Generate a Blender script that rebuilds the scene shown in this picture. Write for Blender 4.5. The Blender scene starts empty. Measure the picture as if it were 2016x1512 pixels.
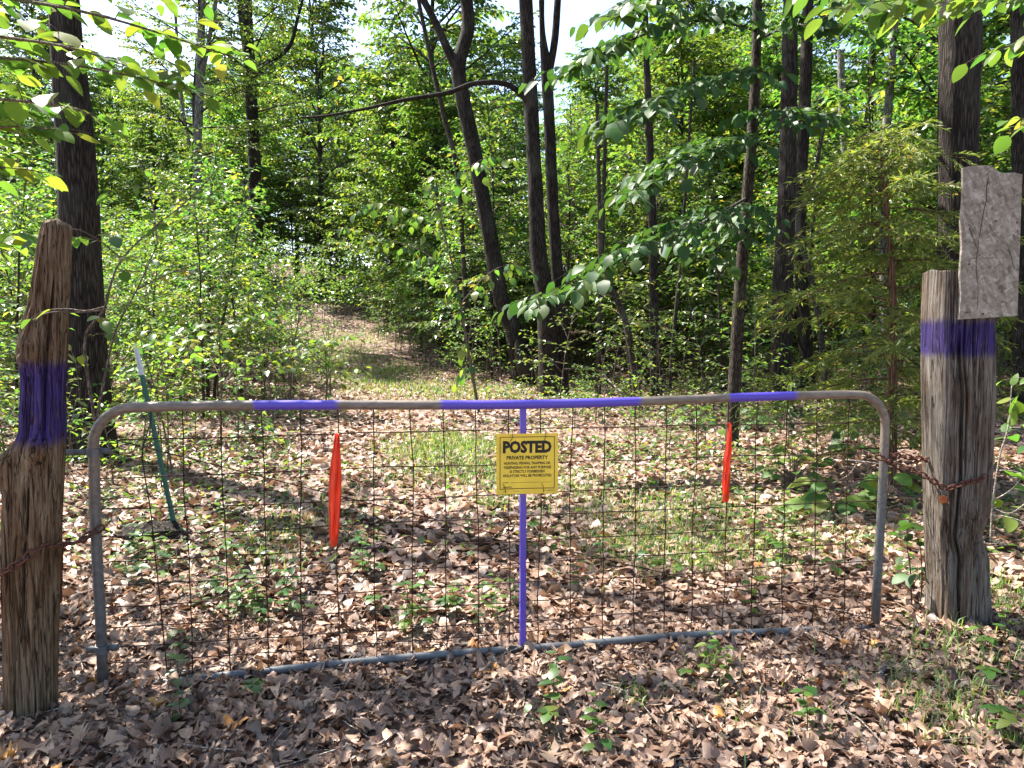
import bpy, math, random
import numpy as np
from mathutils import Vector, Matrix

SC = bpy.context.scene
COL = SC.collection
R_ = np.random.default_rng(7)
random.seed(7)

# ------------------------------------------------------------------ camera
F = 1456.0                       # focal length in photo pixels (2016 wide)
HC = 1.52
PITCH = math.radians(4.2)
cam_d = bpy.data.cameras.new('camera')
cam = bpy.data.objects.new('camera', cam_d)
COL.objects.link(cam)
cam_d.sensor_width = 36.0
cam_d.lens = F / 2016.0 * 36.0
cam_d.clip_start = 0.05
cam_d.clip_end = 2000.0
cam.location = (0, 0, HC)
cam.rotation_euler = (math.pi / 2 - PITCH, 0, 0)
SC.camera = cam

# ------------------------------------------------------------------ light
SUN_DIR = Vector((-0.45, 0.33, 0.83)).normalized()      # towards the sun
elev = math.asin(SUN_DIR.z)
azim = math.atan2(SUN_DIR.x, SUN_DIR.y)
w = bpy.data.worlds.new('World')
SC.world = w
w.use_nodes = True
nt = w.node_tree
bg = nt.nodes['Background']
sky = nt.nodes.new('ShaderNodeTexSky')
sky.sky_type = 'NISHITA'
sky.sun_disc = False
sky.sun_elevation = elev
sky.sun_rotation = azim
sky.air_density = 1.0
sky.dust_density = 1.6
sky.ozone_density = 1.0
nt.links.new(sky.outputs['Color'], bg.inputs['Color'])
bg.inputs['Strength'].default_value = 0.10
sun_d = bpy.data.lights.new('sun', 'SUN')
sun_d.energy = 5.0
sun_d.angle = math.radians(0.55)
sun_d.color = (1.0, 0.95, 0.86)
sun = bpy.data.objects.new('sun', sun_d)
COL.objects.link(sun)
sun.rotation_euler = SUN_DIR.to_track_quat('Z', 'Y').to_euler()
SC.view_settings.view_transform = 'Standard'
SC.view_settings.look = 'None'
SC.view_settings.gamma = 1.0
SC.view_settings.exposure = 2.1
SC.render.engine = 'CYCLES'
cy = SC.cycles
cy.use_denoising = True
cy.denoiser = 'OPENIMAGEDENOISE'
cy.denoising_input_passes = 'RGB_ALBEDO_NORMAL'
cy.max_bounces = 5
cy.diffuse_bounces = 3
cy.glossy_bounces = 2
cy.transmission_bounces = 2
cy.transparent_max_bounces = 4
cy.sample_clamp_indirect = 6.0
cy.use_adaptive_sampling = True
cy.adaptive_threshold = 0.02


# ------------------------------------------------------------------ pixel helpers (layout in metres)
def ray(px, py):
    a, b = (px - 1008) / F, (756 - py) / F
    s, c = math.sin(PITCH), math.cos(PITCH)
    return np.array([a, c + b * s, -s + b * c])

def P(px, py, Y):
    d = ray(px, py)
    return np.array([0, 0, HC]) + d * (Y / d[1])

# ------------------------------------------------------------------ noise
def vnoise(u, v, seed=0, per=None):
    """value noise on a lattice, u optionally periodic"""
    u = np.asarray(u, float); v = np.asarray(v, float)
    iu, iv = np.floor(u).astype(np.int64), np.floor(v).astype(np.int64)
    fu, fv = u - iu, v - iv
    fu = fu * fu * (3 - 2 * fu); fv = fv * fv * (3 - 2 * fv)
    def h(a, b):
        if per: a = a % per
        n = (a * 374761393 + b * 668265263 + seed * 982451653) & 0x7fffffff
        n = ((n ^ (n >> 13)) * 1274126177) & 0x7fffffff
        n = (n ^ (n >> 16)) & 0xffffff
        return n / float(0xffffff)
    return ((h(iu, iv) * (1 - fu) + h(iu + 1, iv) * fu) * (1 - fv)
            + (h(iu, iv + 1) * (1 - fu) + h(iu + 1, iv + 1) * fu) * fv)

def path_x(y):
    return np.interp(y, [0, 4, 10, 20, 30, 38, 60], [0.35, 0.1, -0.95, -3.2, -6.6, -9.8, -22.0])

def terrain(x, y):
    x = np.asarray(x, float); y = np.asarray(y, float)
    t = np.clip(y - 14, 0, None)
    z = np.where(t < 20, 0.0036 * t * t, 1.44 + 0.144 * (t - 20))
    z = np.where(t > 60, 1.44 + 0.144 * 40 + 0.05 * (t - 60), z)
    s = np.clip((y - 14) / 18, 0, 1)
    z = z + np.clip(-8 - x, 0, 25) * 0.09 * s
    z = z - np.clip(x - 3, 0, 30) * 0.035 * s
    z = z + (vnoise(x * 0.6, y * 0.6, 3) - 0.5) * 0.10 * np.clip((y - 4) / 6, 0, 1)
    z = z + (vnoise(x * 2.3, y * 2.3, 5) - 0.5) * 0.035
    return z

def tz(x, y):
    return float(terrain(np.array([x]), np.array([y]))[0])

def ground_at(px, py):
    d = ray(px, py); o = np.array([0, 0, HC]); t = 1.0
    while t < 120:
        p = o + d * t
        if p[2] < tz(p[0], p[1]): return p
        t += 0.03 if t < 12 else 0.15
    return o + d * t

# ------------------------------------------------------------------ mesh building
class G:
    """collects polygons of one size-mix and makes one mesh"""
    def __init__(self): self.v = []; self.f = []; self.n = 0; self.a = []
    def add(self, v, f, rnd=0.5):
        v = np.asarray(v, float).reshape(-1, 3); f = np.asarray(f, np.int64)
        self.v.append(v); self.f.append(f + self.n); self.n += len(v)
        self.a.append(np.full(len(v), rnd) if np.isscalar(rnd) else np.asarray(rnd, float))
        return self
    def mesh(self, name, mat=None, smooth=True):
        me = bpy.data.meshes.new(name)
        if not self.v: return me
        V = np.concatenate(self.v)
        me.vertices.add(len(V)); me.vertices.foreach_set('co', V.astype(np.float32).ravel())
        tot = np.concatenate([np.full(len(f), f.shape[1]) for f in self.f])
        loops = np.concatenate([f.ravel() for f in self.f])
        me.loops.add(len(loops)); me.loops.foreach_set('vertex_index', loops.astype(np.int32))
        me.polygons.add(len(tot))
        st = np.concatenate([[0], np.cumsum(tot)[:-1]])
        me.polygons.foreach_set('loop_start', st.astype(np.int32))
        me.polygons.foreach_set('loop_total', tot.astype(np.int32))
        me.polygons.foreach_set('use_smooth', np.full(len(tot), smooth))
        at = me.attributes.new('rnd', 'FLOAT', 'POINT')
        at.data.foreach_set('value', np.concatenate(self.a).astype(np.float32))
        me.update(calc_edges=True)
        if mat: me.materials.append(mat)
        return me
    def obj(self, name, mat, parent=None, smooth=True, loc=(0, 0, 0)):
        return link(name, self.mesh(name, mat, smooth), parent, loc)

def link(name, data, parent=None, loc=(0, 0, 0)):
    o = bpy.data.objects.new(name, data); COL.objects.link(o)
    o.location = loc
    if parent: o.parent = parent
    return o

def tag(o, label=None, cat=None, group=None, kind=None):
    if label: o['label'] = label
    if cat: o['category'] = cat
    if group: o['group'] = group
    if kind: o['kind'] = kind
    return o

def thing(name, label, cat, loc=(0, 0, 0), rz=0.0, group=None):
    o = link(name, None, None, loc); o.rotation_euler = (0, 0, rz)
    o.empty_display_size = 0.1
    return tag(o, label, cat, group)

def frames(pts):
    pts = np.asarray(pts, float)
    t = np.gradient(pts, axis=0)
    t /= np.linalg.norm(t, axis=1)[:, None] + 1e-9
    n = np.zeros_like(t)
    ref = np.array([1.0, 0, 0]) if abs(t[0][0]) < 0.9 else np.array([0, 1.0, 0])
    v = ref - t[0] * ref.dot(t[0]); v /= np.linalg.norm(v)
    for i in range(len(t)):
        v = v - t[i] * v.dot(t[i]); v /= np.linalg.norm(v) + 1e-9
        n[i] = v
    return t, n, np.cross(t, n)

def tube(pts, rad, sides=8, cap=True, fn=None):
    pts = np.asarray(pts, float); k = len(pts)
    rad = np.full(k, rad) if np.isscalar(rad) else np.asarray(rad, float)
    t, n, b = frames(pts)
    th = np.arange(sides) * 2 * math.pi / sides
    rr = rad[:, None] * np.ones(sides)[None]
    if fn is not None: rr = rr * fn(th[None] * np.ones((k, 1)), np.arange(k)[:, None] * np.ones((1, sides)))
    V = pts[:, None, :] + rr[..., None] * (np.cos(th)[None, :, None] * n[:, None, :] + np.sin(th)[None, :, None] * b[:, None, :])
    V = V.reshape(-1, 3)
    i, j = np.meshgrid(np.arange(k - 1), np.arange(sides), indexing='ij')
    j2 = (j + 1) % sides
    Fq = np.stack([i * sides + j, i * sides + j2, (i + 1) * sides + j2, (i + 1) * sides + j], -1).reshape(-1, 4)
    return V, Fq

def add_tube(g, pts, rad, sides=8, rnd=0.5, cap=True):
    V, Fq = tube(pts, rad, sides); base = g.n
    g.add(V, Fq, rnd)
    if cap and sides >= 3:
        k = len(pts)
        c = [np.arange(sides)[::-1], (k - 1) * sides + np.arange(sides)]
        g.f.append(np.array(c) + base)
    return g

def smooth_path(pts, n):
    pts = np.asarray(pts, float); k = len(pts)
    t = np.linspace(0, k - 1, n)
    out = np.zeros((n, pts.shape[1]))
    for q, tt in enumerate(t):
        i = min(int(tt), k - 2); f = tt - i
        p0, p1, p2, p3 = pts[max(i - 1, 0)], pts[i], pts[i + 1], pts[min(i + 2, k - 1)]
        out[q] = 0.5 * (2 * p1 + (p2 - p0) * f + (2 * p0 - 5 * p1 + 4 * p2 - p3) * f * f + (3 * p1 - p0 - 3 * p2 + p3) * f ** 3)
    return out

def box(g, c, s, rnd=0.5):
    x, y, z = np.array(s) / 2.0
    V = np.array([[sx * x, sy * y, sz * z] for sz in (-1, 1) for sy in (-1, 1) for sx in (-1, 1)]) + np.array(c)
    Fq = [[0, 2, 3, 1], [4, 5, 7, 6], [0, 1, 5, 4], [2, 6, 7, 3], [0, 4, 6, 2], [1, 3, 7, 5]]
    return g.add(V, Fq, rnd)

# ------------------------------------------------------------------ materials
def mat_base(name):
    m = bpy.data.materials.new(name); m.use_nodes = True
    n = m.node_tree; b = n.nodes['Principled BSDF']
    return m, n, b

def N(nt, t, **kw):
    n = nt.nodes.new(t)
    for k, v in kw.items():
        if k in n.inputs: n.inputs[k].default_value = v
        else: setattr(n, k, v)
    return n

def ramp(nt, fac, stops):
    r = nt.nodes.new('ShaderNodeValToRGB')
    e = r.color_ramp.elements
    while len(e) < len(stops): e.new(0.5)
    for i, (p, c) in enumerate(stops):
        e[i].position = p; e[i].color = (*c, 1) if len(c) == 3 else c
    nt.links.new(fac, r.inputs['Fac'])
    return r

def mapped(nt, scale, coord='Object'):
    tc = N(nt, 'ShaderNodeTexCoord'); mp = N(nt, 'ShaderNodeMapping')
    mp.inputs['Scale'].default_value = scale
    nt.links.new(tc.outputs[coord], mp.inputs['Vector'])
    return mp.outputs['Vector']

def noise(nt, vec, scale, detail=4, rough=0.6):
    n = N(nt, 'ShaderNodeTexNoise'); n.inputs['Scale'].default_value = scale
    n.inputs['Detail'].default_value = detail; n.inputs['Roughness'].default_value = rough
    nt.links.new(vec, n.inputs['Vector'])
    return n

def mix(nt, fac, a, b, mode='MIX'):
    m = nt.nodes.new('ShaderNodeMix'); m.data_type = 'RGBA'; m.blend_type = mode
    for s, v in ((m.inputs['Factor'], fac), (m.inputs['A'], a), (m.inputs['B'], b)):
        if hasattr(v, 'is_output'): nt.links.new(v, s)
        elif isinstance(v, (int, float)): s.default_value = v
        else: s.default_value = (*v, 1)
    # colour sockets of ShaderNodeMix
    return m

def cmix(nt, fac, a, b, mode='MIX'):
    m = nt.nodes.new('ShaderNodeMixRGB'); m.blend_type = mode
    for s, v in ((m.inputs[0], fac), (m.inputs[1], a), (m.inputs[2], b)):
        if isinstance(v, bpy.types.NodeSocket): nt.links.new(v, s)
        elif isinstance(v, (int, float)): s.default_value = v
        else: s.default_value = (*v, 1)
    return m.outputs[0]

def math_n(nt, op, a, b=0.0, c=None):
    m = nt.nodes.new('ShaderNodeMath'); m.operation = op
    for s, v in zip(m.inputs, (a, b, c)):
        if v is None: continue
        if isinstance(v, bpy.types.NodeSocket): nt.links.new(v, s)
        else: s.default_value = v
    return m.outputs[0]

def bump(nt, b, height, strength=0.5, dist=0.01):
    bp = nt.nodes.new('ShaderNodeBump'); bp.inputs['Strength'].default_value = strength
    bp.inputs['Distance'].default_value = dist
    nt.links.new(height, bp.inputs['Height']); nt.links.new(bp.outputs[0], b.inputs['Normal'])

def leaf_mat(name, stops, trans=0.45, tcol=(1.9, 1.8, 0.75), rough=0.42, spec=0.5, hue=0.02, mott=0):
    m, nt, b = mat_base(name)
    at = N(nt, 'ShaderNodeAttribute', attribute_name='rnd')
    oi = N(nt, 'ShaderNodeObjectInfo')
    r = ramp(nt, at.outputs['Fac'], stops)
    hs = N(nt, 'ShaderNodeHueSaturation')
    v = math_n(nt, 'MULTIPLY_ADD', oi.outputs['Random'], 0.4, 0.8)
    nt.links.new(v, hs.inputs['Value'])
    h = math_n(nt, 'MULTIPLY_ADD', oi.outputs['Random'], hue * 2, 0.5 - hue)
    nt.links.new(h, hs.inputs['Hue'])
    nt.links.new(r.outputs[0], hs.inputs['Color'])
    hcol = hs.outputs[0]
    if mott:
        nm = noise(nt, mapped(nt, (1, 1, 1)), mott, 4, 0.7)
        hcol = cmix(nt, 1.0, hcol, ramp(nt, nm.outputs['Fac'], [(0.30, (0.5, 0.46, 0.42)), (0.5, (0.95, 0.95, 0.95)), (0.7, (1.2, 1.2, 1.2))]).outputs[0], 'MULTIPLY')
    nt.links.new(hcol, b.inputs['Base Color'])
    b.inputs['Roughness'].default_value = rough
    b.inputs['Specular IOR Level'].default_value = spec
    tr = N(nt, 'ShaderNodeBsdfTranslucent')
    tc = cmix(nt, 1.0, hcol, tcol, 'MULTIPLY')
    nt.links.new(tc, tr.inputs['Color'])
    mx = N(nt, 'ShaderNodeMixShader'); mx.inputs[0].default_value = trans
    nt.links.new(b.outputs[0], mx.inputs[1]); nt.links.new(tr.outputs[0], mx.inputs[2])
    nt.links.new(mx.outputs[0], nt.nodes['Material Output'].inputs['Surface'])
    return m

M = {}
GREEN = [(0.0, (0.033, 0.085, 0.024)), (0.35, (0.056, 0.124, 0.030)), (0.7, (0.092, 0.165, 0.036)), (0.95, (0.14, 0.19, 0.04)), (1.0, (0.24, 0.20, 0.05))]
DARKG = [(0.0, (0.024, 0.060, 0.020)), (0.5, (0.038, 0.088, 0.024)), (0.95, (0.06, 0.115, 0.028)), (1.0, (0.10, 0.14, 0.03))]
YELG = [(0.0, (0.045, 0.110, 0.025)), (0.5, (0.090, 0.170, 0.034)), (0.9, (0.16, 0.22, 0.042)), (0.985, (0.19, 0.21, 0.06)), (1.0, (0.33, 0.24, 0.10))]
M['leaf'] = leaf_mat('leaf_green', GREEN, trans=0.5, spec=0.6, rough=0.38)
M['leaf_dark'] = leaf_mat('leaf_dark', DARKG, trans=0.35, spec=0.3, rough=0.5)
M['leaf_bright'] = leaf_mat('leaf_bright', YELG, trans=0.5, spec=0.35, rough=0.5)
M['leaf_cedar'] = leaf_mat('leaf_cedar', [(0, (0.07, 0.125, 0.03)), (0.6, (0.14, 0.20, 0.05)), (0.95, (0.23, 0.26, 0.075)), (1, (0.30, 0.20, 0.10))], trans=0.45, rough=0.6)
M['grass'] = leaf_mat('grass_green', [(0, (0.06, 0.13, 0.03)), (0.6, (0.12, 0.20, 0.05)), (0.9, (0.20, 0.24, 0.08)), (1, (0.36, 0.28, 0.15))], trans=0.4, rough=0.5)
M['litter'] = leaf_mat('dead_leaf', [(0, (0.055, 0.033, 0.025)), (0.14, (0.13, 0.08, 0.058)), (0.30, (0.31, 0.188, 0.125)), (0.42, (0.20, 0.142, 0.115)), (0.58, (0.43, 0.28, 0.195)), (0.70, (0.27, 0.175, 0.12)), (0.86, (0.53, 0.385, 0.29)), (0.92, (0.36, 0.15, 0.07)), (0.965, (0.44, 0.23, 0.06)), (1, (0.55, 0.38, 0.10))],
                       trans=0.16, tcol=(1.2, 1.0, 0.8), rough=0.5, spec=0.4, hue=0.01, mott=45)

def bark_mat(name, dark, light, sx=14, sz=2.2, dist=0.02, lichen=0.25):
    m, nt, b = mat_base(name)
    vec = mapped(nt, (sx, sx, sz))
    n1 = noise(nt, vec, 1.0, 6, 0.65)
    wv = N(nt, 'ShaderNodeTexVoronoi', feature='DISTANCE_TO_EDGE'); wv.inputs['Scale'].default_value = 1.0
    add = N(nt, 'ShaderNodeVectorMath', operation='ADD')
    nt.links.new(vec, add.inputs[0]); nt.links.new(n1.outputs['Color'], add.inputs[1])
    nt.links.new(add.outputs[0], wv.inputs['Vector'])
    ht = math_n(nt, 'ADD', math_n(nt, 'MINIMUM', math_n(nt, 'MULTIPLY', wv.outputs['Distance'], 2.2), 0.6), math_n(nt, 'MULTIPLY', n1.outputs['Fac'], 0.5))
    r = ramp(nt, ht, [(0.18, tuple(c * 0.35 for c in dark)), (0.45, dark), (0.85, light)])
    n2 = noise(nt, mapped(nt, (1.7, 1.7, 0.9)), 1.3, 4, 0.6)
    lich = ramp(nt, n2.outputs['Fac'], [(0.52, (0, 0, 0)), (0.70, (1, 1, 1))])
    col = cmix(nt, math_n(nt, 'MULTIPLY', lich.outputs[0], lichen), r.outputs[0], (0.24, 0.25, 0.20))
    nt.links.new(col, b.inputs['Base Color'])
    b.inputs['Roughness'].default_value = 0.9
    b.inputs['Specular IOR Level'].default_value = 0.2
    bump(nt, b, ht, 0.9, dist)
    return m
M['bark'] = bark_mat('bark_oak', (0.020, 0.015, 0.012), (0.058, 0.045, 0.036), 42, 4.0, 0.02, 0.15)
M['bark_thin'] = bark_mat('bark_thin', (0.032, 0.025, 0.020), (0.082, 0.065, 0.052), 40, 9, 0.008)
M['bark_grey'] = bark_mat('bark_grey', (0.13, 0.12, 0.11), (0.30, 0.28, 0.26), 25, 4.0, 0.015, 0.4)
M['twig'] = bark_mat('twig', (0.10, 0.075, 0.055), (0.20, 0.16, 0.13), 90, 25, 0.002)
M['deadwood'] = bark_mat('deadwood', (0.22, 0.18, 0.15), (0.42, 0.37, 0.33), 60, 60, 0.003, 0.1)

def simple(name, col, rough=0.5, metal=0.0, spec=0.5, var=0.15, sc=30, bmp=0.0):
    m, nt, b = mat_base(name)
    n1 = noise(nt, mapped(nt, (1, 1, 1)), sc, 5, 0.6)
    r = ramp(nt, n1.outputs['Fac'], [(0.3, tuple(c * (1 - var) for c in col)), (0.7, tuple(min(c * (1 + var), 1) for c in col))])
    nt.links.new(r.outputs[0], b.inputs['Base Color'])
    b.inputs['Roughness'].default_value = rough; b.inputs['Metallic'].default_value = metal
    b.inputs['Specular IOR Level'].default_value = spec
    if bmp: bump(nt, b, n1.outputs['Fac'], bmp, 0.003)
    return m
PURPLE = (0.085, 0.055, 0.42)
M['purple'] = simple('purple_paint', PURPLE, 0.32, 0, 0.6, 0.06, 60)
M['galv'] = simple('galvanised_steel', (0.11, 0.115, 0.125), 0.55, 0.25, 0.5, 0.3, 25, 0.1)
M['rust'] = simple('rusty_iron', (0.11, 0.045, 0.030), 0.85, 0.2, 0.3, 0.5, 120, 0.3)
M['wire'] = simple('rusty_wire', (0.040, 0.018, 0.014), 0.8, 0.2, 0.3, 0.4, 40)
M['orange'] = leaf_mat('orange_tape', [(0, (1.0, 0.085, 0.03)), (1, (1.0, 0.10, 0.04))], trans=0.35, tcol=(1, 1, 1), rough=0.35, hue=0.0)
M['yellow'] = simple('yellow_sign', (0.80, 0.56, 0.05), 0.45, 0, 0.4, 0.13, 9)
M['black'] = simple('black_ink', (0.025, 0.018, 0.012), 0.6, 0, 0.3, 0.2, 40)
M['brown_ink'] = simple('brown_ink', (0.12, 0.05, 0.015), 0.6, 0, 0.3, 0.2, 40)
M['grey_ink'] = simple('grey_ink', (0.33, 0.27, 0.09), 0.6, 0, 0.3, 0.2, 40)
M['post_green'] = simple('green_enamel', (0.016, 0.095, 0.065), 0.45, 0, 0.5, 0.3, 50)
M['post_white'] = simple('white_enamel', (0.55, 0.57, 0.60), 0.5, 0, 0.5, 0.2, 50)
M['brass'] = simple('tarnished_brass', (0.30, 0.10, 0.035), 0.45, 0.7, 0.5, 0.3, 60)
M['stone'] = simple('pale_stone', (0.50, 0.47, 0.43), 0.8, 0, 0.3, 0.25, 20, 0.4)

def rail_mat(bands):
    """galvanised/rust tube with purple painted stretches at local x ranges"""
    m, nt, b = mat_base('painted_rail')
    tc = N(nt, 'ShaderNodeTexCoord'); sp = N(nt, 'ShaderNodeSeparateXYZ')
    nt.links.new(tc.outputs['Object'], sp.inputs[0])
    nz = noise(nt, mapped(nt, (6, 60, 60)), 1.5, 4, 0.6)
    x = math_n(nt, 'ADD', sp.outputs['X'], math_n(nt, 'MULTIPLY', math_n(nt, 'SUBTRACT', nz.outputs['Fac'], 0.5), 0.05))
    fac = None
    for a, c in bands:
        up = N(nt, 'ShaderNodeMapRange', interpolation_type='SMOOTHSTEP')
        up.inputs['From Min'].default_value = a - 0.012; up.inputs['From Max'].default_value = a + 0.012
        dn = N(nt, 'ShaderNodeMapRange', interpolation_type='SMOOTHSTEP')
        dn.inputs['From Min'].default_value = c + 0.02; dn.inputs['From Max'].default_value = c - 0.02
        nt.links.new(x, up.inputs[0]); nt.links.new(x, dn.inputs[0])
        f = math_n(nt, 'MULTIPLY', up.outputs[0], dn.outputs[0])
        fac = f if fac is None else math_n(nt, 'MAXIMUM', fac, f)
    n2 = noise(nt, mapped(nt, (8, 60, 30)), 2.0, 5, 0.65)
    # the vertical ends are zinc grey, the rail weathered brown
    zr = N(nt, 'ShaderNodeMapRange', interpolation_type='SMOOTHSTEP')
    zr.inputs['From Min'].default_value = 0.55; zr.inputs['From Max'].default_value = 1.08
    nt.links.new(sp.outputs['Z'], zr.inputs[0])
    zinc = ramp(nt, n2.outputs['Fac'], [(0.3, (0.055, 0.058, 0.064)), (0.7, (0.13, 0.135, 0.14))])
    brn = ramp(nt, n2.outputs['Fac'], [(0.3, (0.10, 0.078, 0.062)), (0.7, (0.22, 0.175, 0.14))])
    base = cmix(nt, zr.outputs[0], zinc.outputs[0], brn.outputs[0])
    col = cmix(nt, fac, base, PURPLE)
    nt.links.new(col, b.inputs['Base Color'])
    b.inputs['Roughness'].default_value = 0.42
    b.inputs['Specular IOR Level'].default_value = 0.5
    return m

def post_mat(name, stops, band, hz=2.0, sx=75, grime=(0.05, 0.035, 0.02)):
    m, nt, b = mat_base(name)
    n1 = noise(nt, mapped(nt, (sx, sx, hz)), 1.0, 8, 0.72)
    n2 = noise(nt, mapped(nt, (9, 9, 2.6)), 1.0, 6, 0.68)
    n3 = noise(nt, mapped(nt, (120, 120, 14)), 1.0, 5, 0.7)
    r = ramp(nt, math_n(nt, 'MULTIPLY_ADD', n3.outputs['Fac'], 0.35, math_n(nt, 'MULTIPLY', n1.outputs['Fac'], 0.65)), stops)
    g = ramp(nt, n2.outputs['Fac'], [(0.40, (1, 1, 1)), (0.56, (0, 0, 0))])
    col = cmix(nt, math_n(nt, 'MULTIPLY', g.outputs[0], 0.8), r.outputs[0], cmix(nt, 1.0, r.outputs[0], (0.50, 0.36, 0.25), 'MULTIPLY'))
    crk = None
    for sc_k, hz_k in ((24, 0.7), (48, 1.3)):
        nk = noise(nt, mapped(nt, (sc_k, sc_k, hz_k)), 1.0, 3, 0.55)
        ck = ramp(nt, math_n(nt, 'ABSOLUTE', math_n(nt, 'SUBTRACT', nk.outputs['Fac'], 0.5)), [(0.0, (0.16, 0.14, 0.12)), (0.005, (0.45, 0.42, 0.38)), (0.018, (1, 1, 1))]).outputs[0]
        crk = ck if crk is None else cmix(nt, 1.0, crk, ck, 'MULTIPLY')
    col = cmix(nt, 1.0, col, crk, 'MULTIPLY')
    tc = N(nt, 'ShaderNodeTexCoord'); sp = N(nt, 'ShaderNodeSeparateXYZ')
    nt.links.new(tc.outputs['Object'], sp.inputs[0])
    z = math_n(nt, 'ADD', sp.outputs['Z'], math_n(nt, 'MULTIPLY', math_n(nt, 'SUBTRACT', n1.outputs['Fac'], 0.5), 0.10))
    up = N(nt, 'ShaderNodeMapRange', interpolation_type='SMOOTHSTEP')
    up.inputs['From Min'].default_value = band[0] - 0.02; up.inputs['From Max'].default_value = band[0] + 0.03
    dn = N(nt, 'ShaderNodeMapRange', interpolation_type='SMOOTHSTEP')
    dn.inputs['From Min'].default_value = band[1] + 0.03; dn.inputs['From Max'].default_value = band[1] - 0.02
    nt.links.new(z, up.inputs[0]); nt.links.new(z, dn.inputs[0])
    fac = math_n(nt, 'MULTIPLY', math_n(nt, 'MULTIPLY', up.outputs[0], dn.outputs[0]),
                 ramp(nt, n3.outputs['Fac'], [(0.30, (0.25, 0.25, 0.25)), (0.48, (0.96, 0.96, 0.96))]).outputs[0])
    pc = ramp(nt, n1.outputs['Fac'], [(0.32, (0.014, 0.007, 0.045)), (0.62, (0.050, 0.032, 0.175))])
    nt.links.new(cmix(nt, fac, col, cmix(nt, 1.0, pc.outputs[0], crk, 'MULTIPLY')), b.inputs['Base Color'])
    b.inputs['Roughness'].default_value = 0.85
    b.inputs['Specular IOR Level'].default_value = 0.2
    bump(nt, b, math_n(nt, 'ADD', n1.outputs['Fac'], math_n(nt, 'MULTIPLY_ADD', crk, 0.8, math_n(nt, 'MULTIPLY', n3.outputs['Fac'], 0.5))), 1.0, 0.008)
    return m

def ground_mat():
    m, nt, b = mat_base('forest_floor')
    vec = mapped(nt, (1, 1, 1))
    v = N(nt, 'ShaderNodeTexVoronoi'); v.inputs['Scale'].default_value = 14
    nz = noise(nt, vec, 9, 3)
    ad = N(nt, 'ShaderNodeVectorMath', operation='MULTIPLY_ADD')
    nt.links.new(nz.outputs['Color'], ad.inputs[0]); ad.inputs[1].default_value = (0.09, 0.09, 0.09); nt.links.new(vec, ad.inputs[2])
    nt.links.new(ad.outputs[0], v.inputs['Vector'])
    sep = N(nt, 'ShaderNodeSeparateColor'); nt.links.new(v.outputs['Color'], sep.inputs[0])
    r = ramp(nt, sep.outputs[0], [(0, (0.06, 0.038, 0.030)), (0.4, (0.14, 0.092, 0.072)), (0.75, (0.25, 0.17, 0.135)), (1, (0.34, 0.25, 0.20))])
    n2 = noise(nt, vec, 0.7, 5, 0.6)
    d = ramp(nt, n2.outputs['Fac'], [(0.35, (0.75, 0.75, 0.75)), (0.65, (1.1, 1.08, 1.05))])
    nt.links.new(cmix(nt, 1.0, r.outputs[0], d.outputs[0], 'MULTIPLY'), b.inputs['Base Color'])
    b.inputs['Roughness'].default_value = 0.9
    b.inputs['Specular IOR Level'].default_value = 0.2
    bump(nt, b, math_n(nt, 'ADD', v.outputs['Distance'], sep.outputs[1]), 1.0, 0.02)
    return m
M['ground'] = ground_mat()

def osb_mat():
    m, nt, b = mat_base('weathered_strand_board')
    nz = noise(nt, mapped(nt, (1, 1, 1)), 7, 2)
    outs = []
    for k, (sx, sz, rot) in enumerate(((18, 75, 0.5), (75, 20, 0.35), (16, 65, -0.6))):
        pass
        rotn = N(nt, 'ShaderNodeVectorRotate', rotation_type='Y_AXIS'); rotn.inputs['Angle'].default_value = rot
        tc = N(nt, 'ShaderNodeTexCoord'); nt.links.new(tc.outputs['Object'], rotn.inputs['Vector'])
        mul = N(nt, 'ShaderNodeVectorMath', operation='MULTIPLY'); mul.inputs[1].default_value = (sx, sx, sz); nt.links.new(rotn.outputs[0], mul.inputs[0])
        ad = N(nt, 'ShaderNodeVectorMath', operation='MULTIPLY_ADD')
        nt.links.new(nz.outputs['Color'], ad.inputs[0]); ad.inputs[1].default_value = (1.5, 1.5, 1.5); nt.links.new(mul.outputs[0], ad.inputs[2])
        v = N(nt, 'ShaderNodeTexVoronoi'); v.inputs['Scale'].default_value = 1.0
        nt.links.new(ad.outputs[0], v.inputs['Vector'])
        s = N(nt, 'ShaderNodeSeparateColor'); nt.links.new(v.outputs['Color'], s.inputs[0]); outs.append(s.outputs[0])
    msk = ramp(nt, noise(nt, mapped(nt, (1, 1, 1)), 32, 2, 0.5).outputs['Fac'], [(0.47, (0, 0, 0)), (0.53, (1, 1, 1))]).outputs[0]
    outs[0] = cmix(nt, msk, outs[0], outs[2])
    f = math_n(nt, 'MULTIPLY_ADD', outs[0], 0.5, math_n(nt, 'MULTIPLY', outs[1], 0.5))
    r = ramp(nt, f, [(0.05, (0.115, 0.095, 0.072)), (0.35, (0.205, 0.178, 0.145)), (0.65, (0.275, 0.243, 0.203)), (0.95, (0.40, 0.36, 0.31))])
    st = noise(nt, mapped(nt, (14, 14, 5)), 1.0, 4, 0.7)
    sm = ramp(nt, st.outputs['Fac'], [(0.60, (0, 0, 0)), (0.74, (1, 1, 1))])
    col = cmix(nt, math_n(nt, 'MULTIPLY', sm.outputs[0], 0.7), r.outputs[0], (0.10, 0.05, 0.03))
    nt.links.new(col, b.inputs['Base Color'])
    b.inputs['Roughness'].default_value = 0.9; b.inputs['Specular IOR Level'].default_value = 0.2
    bump(nt, b, f, 0.6, 0.004)
    return m
M['osb'] = osb_mat()

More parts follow.
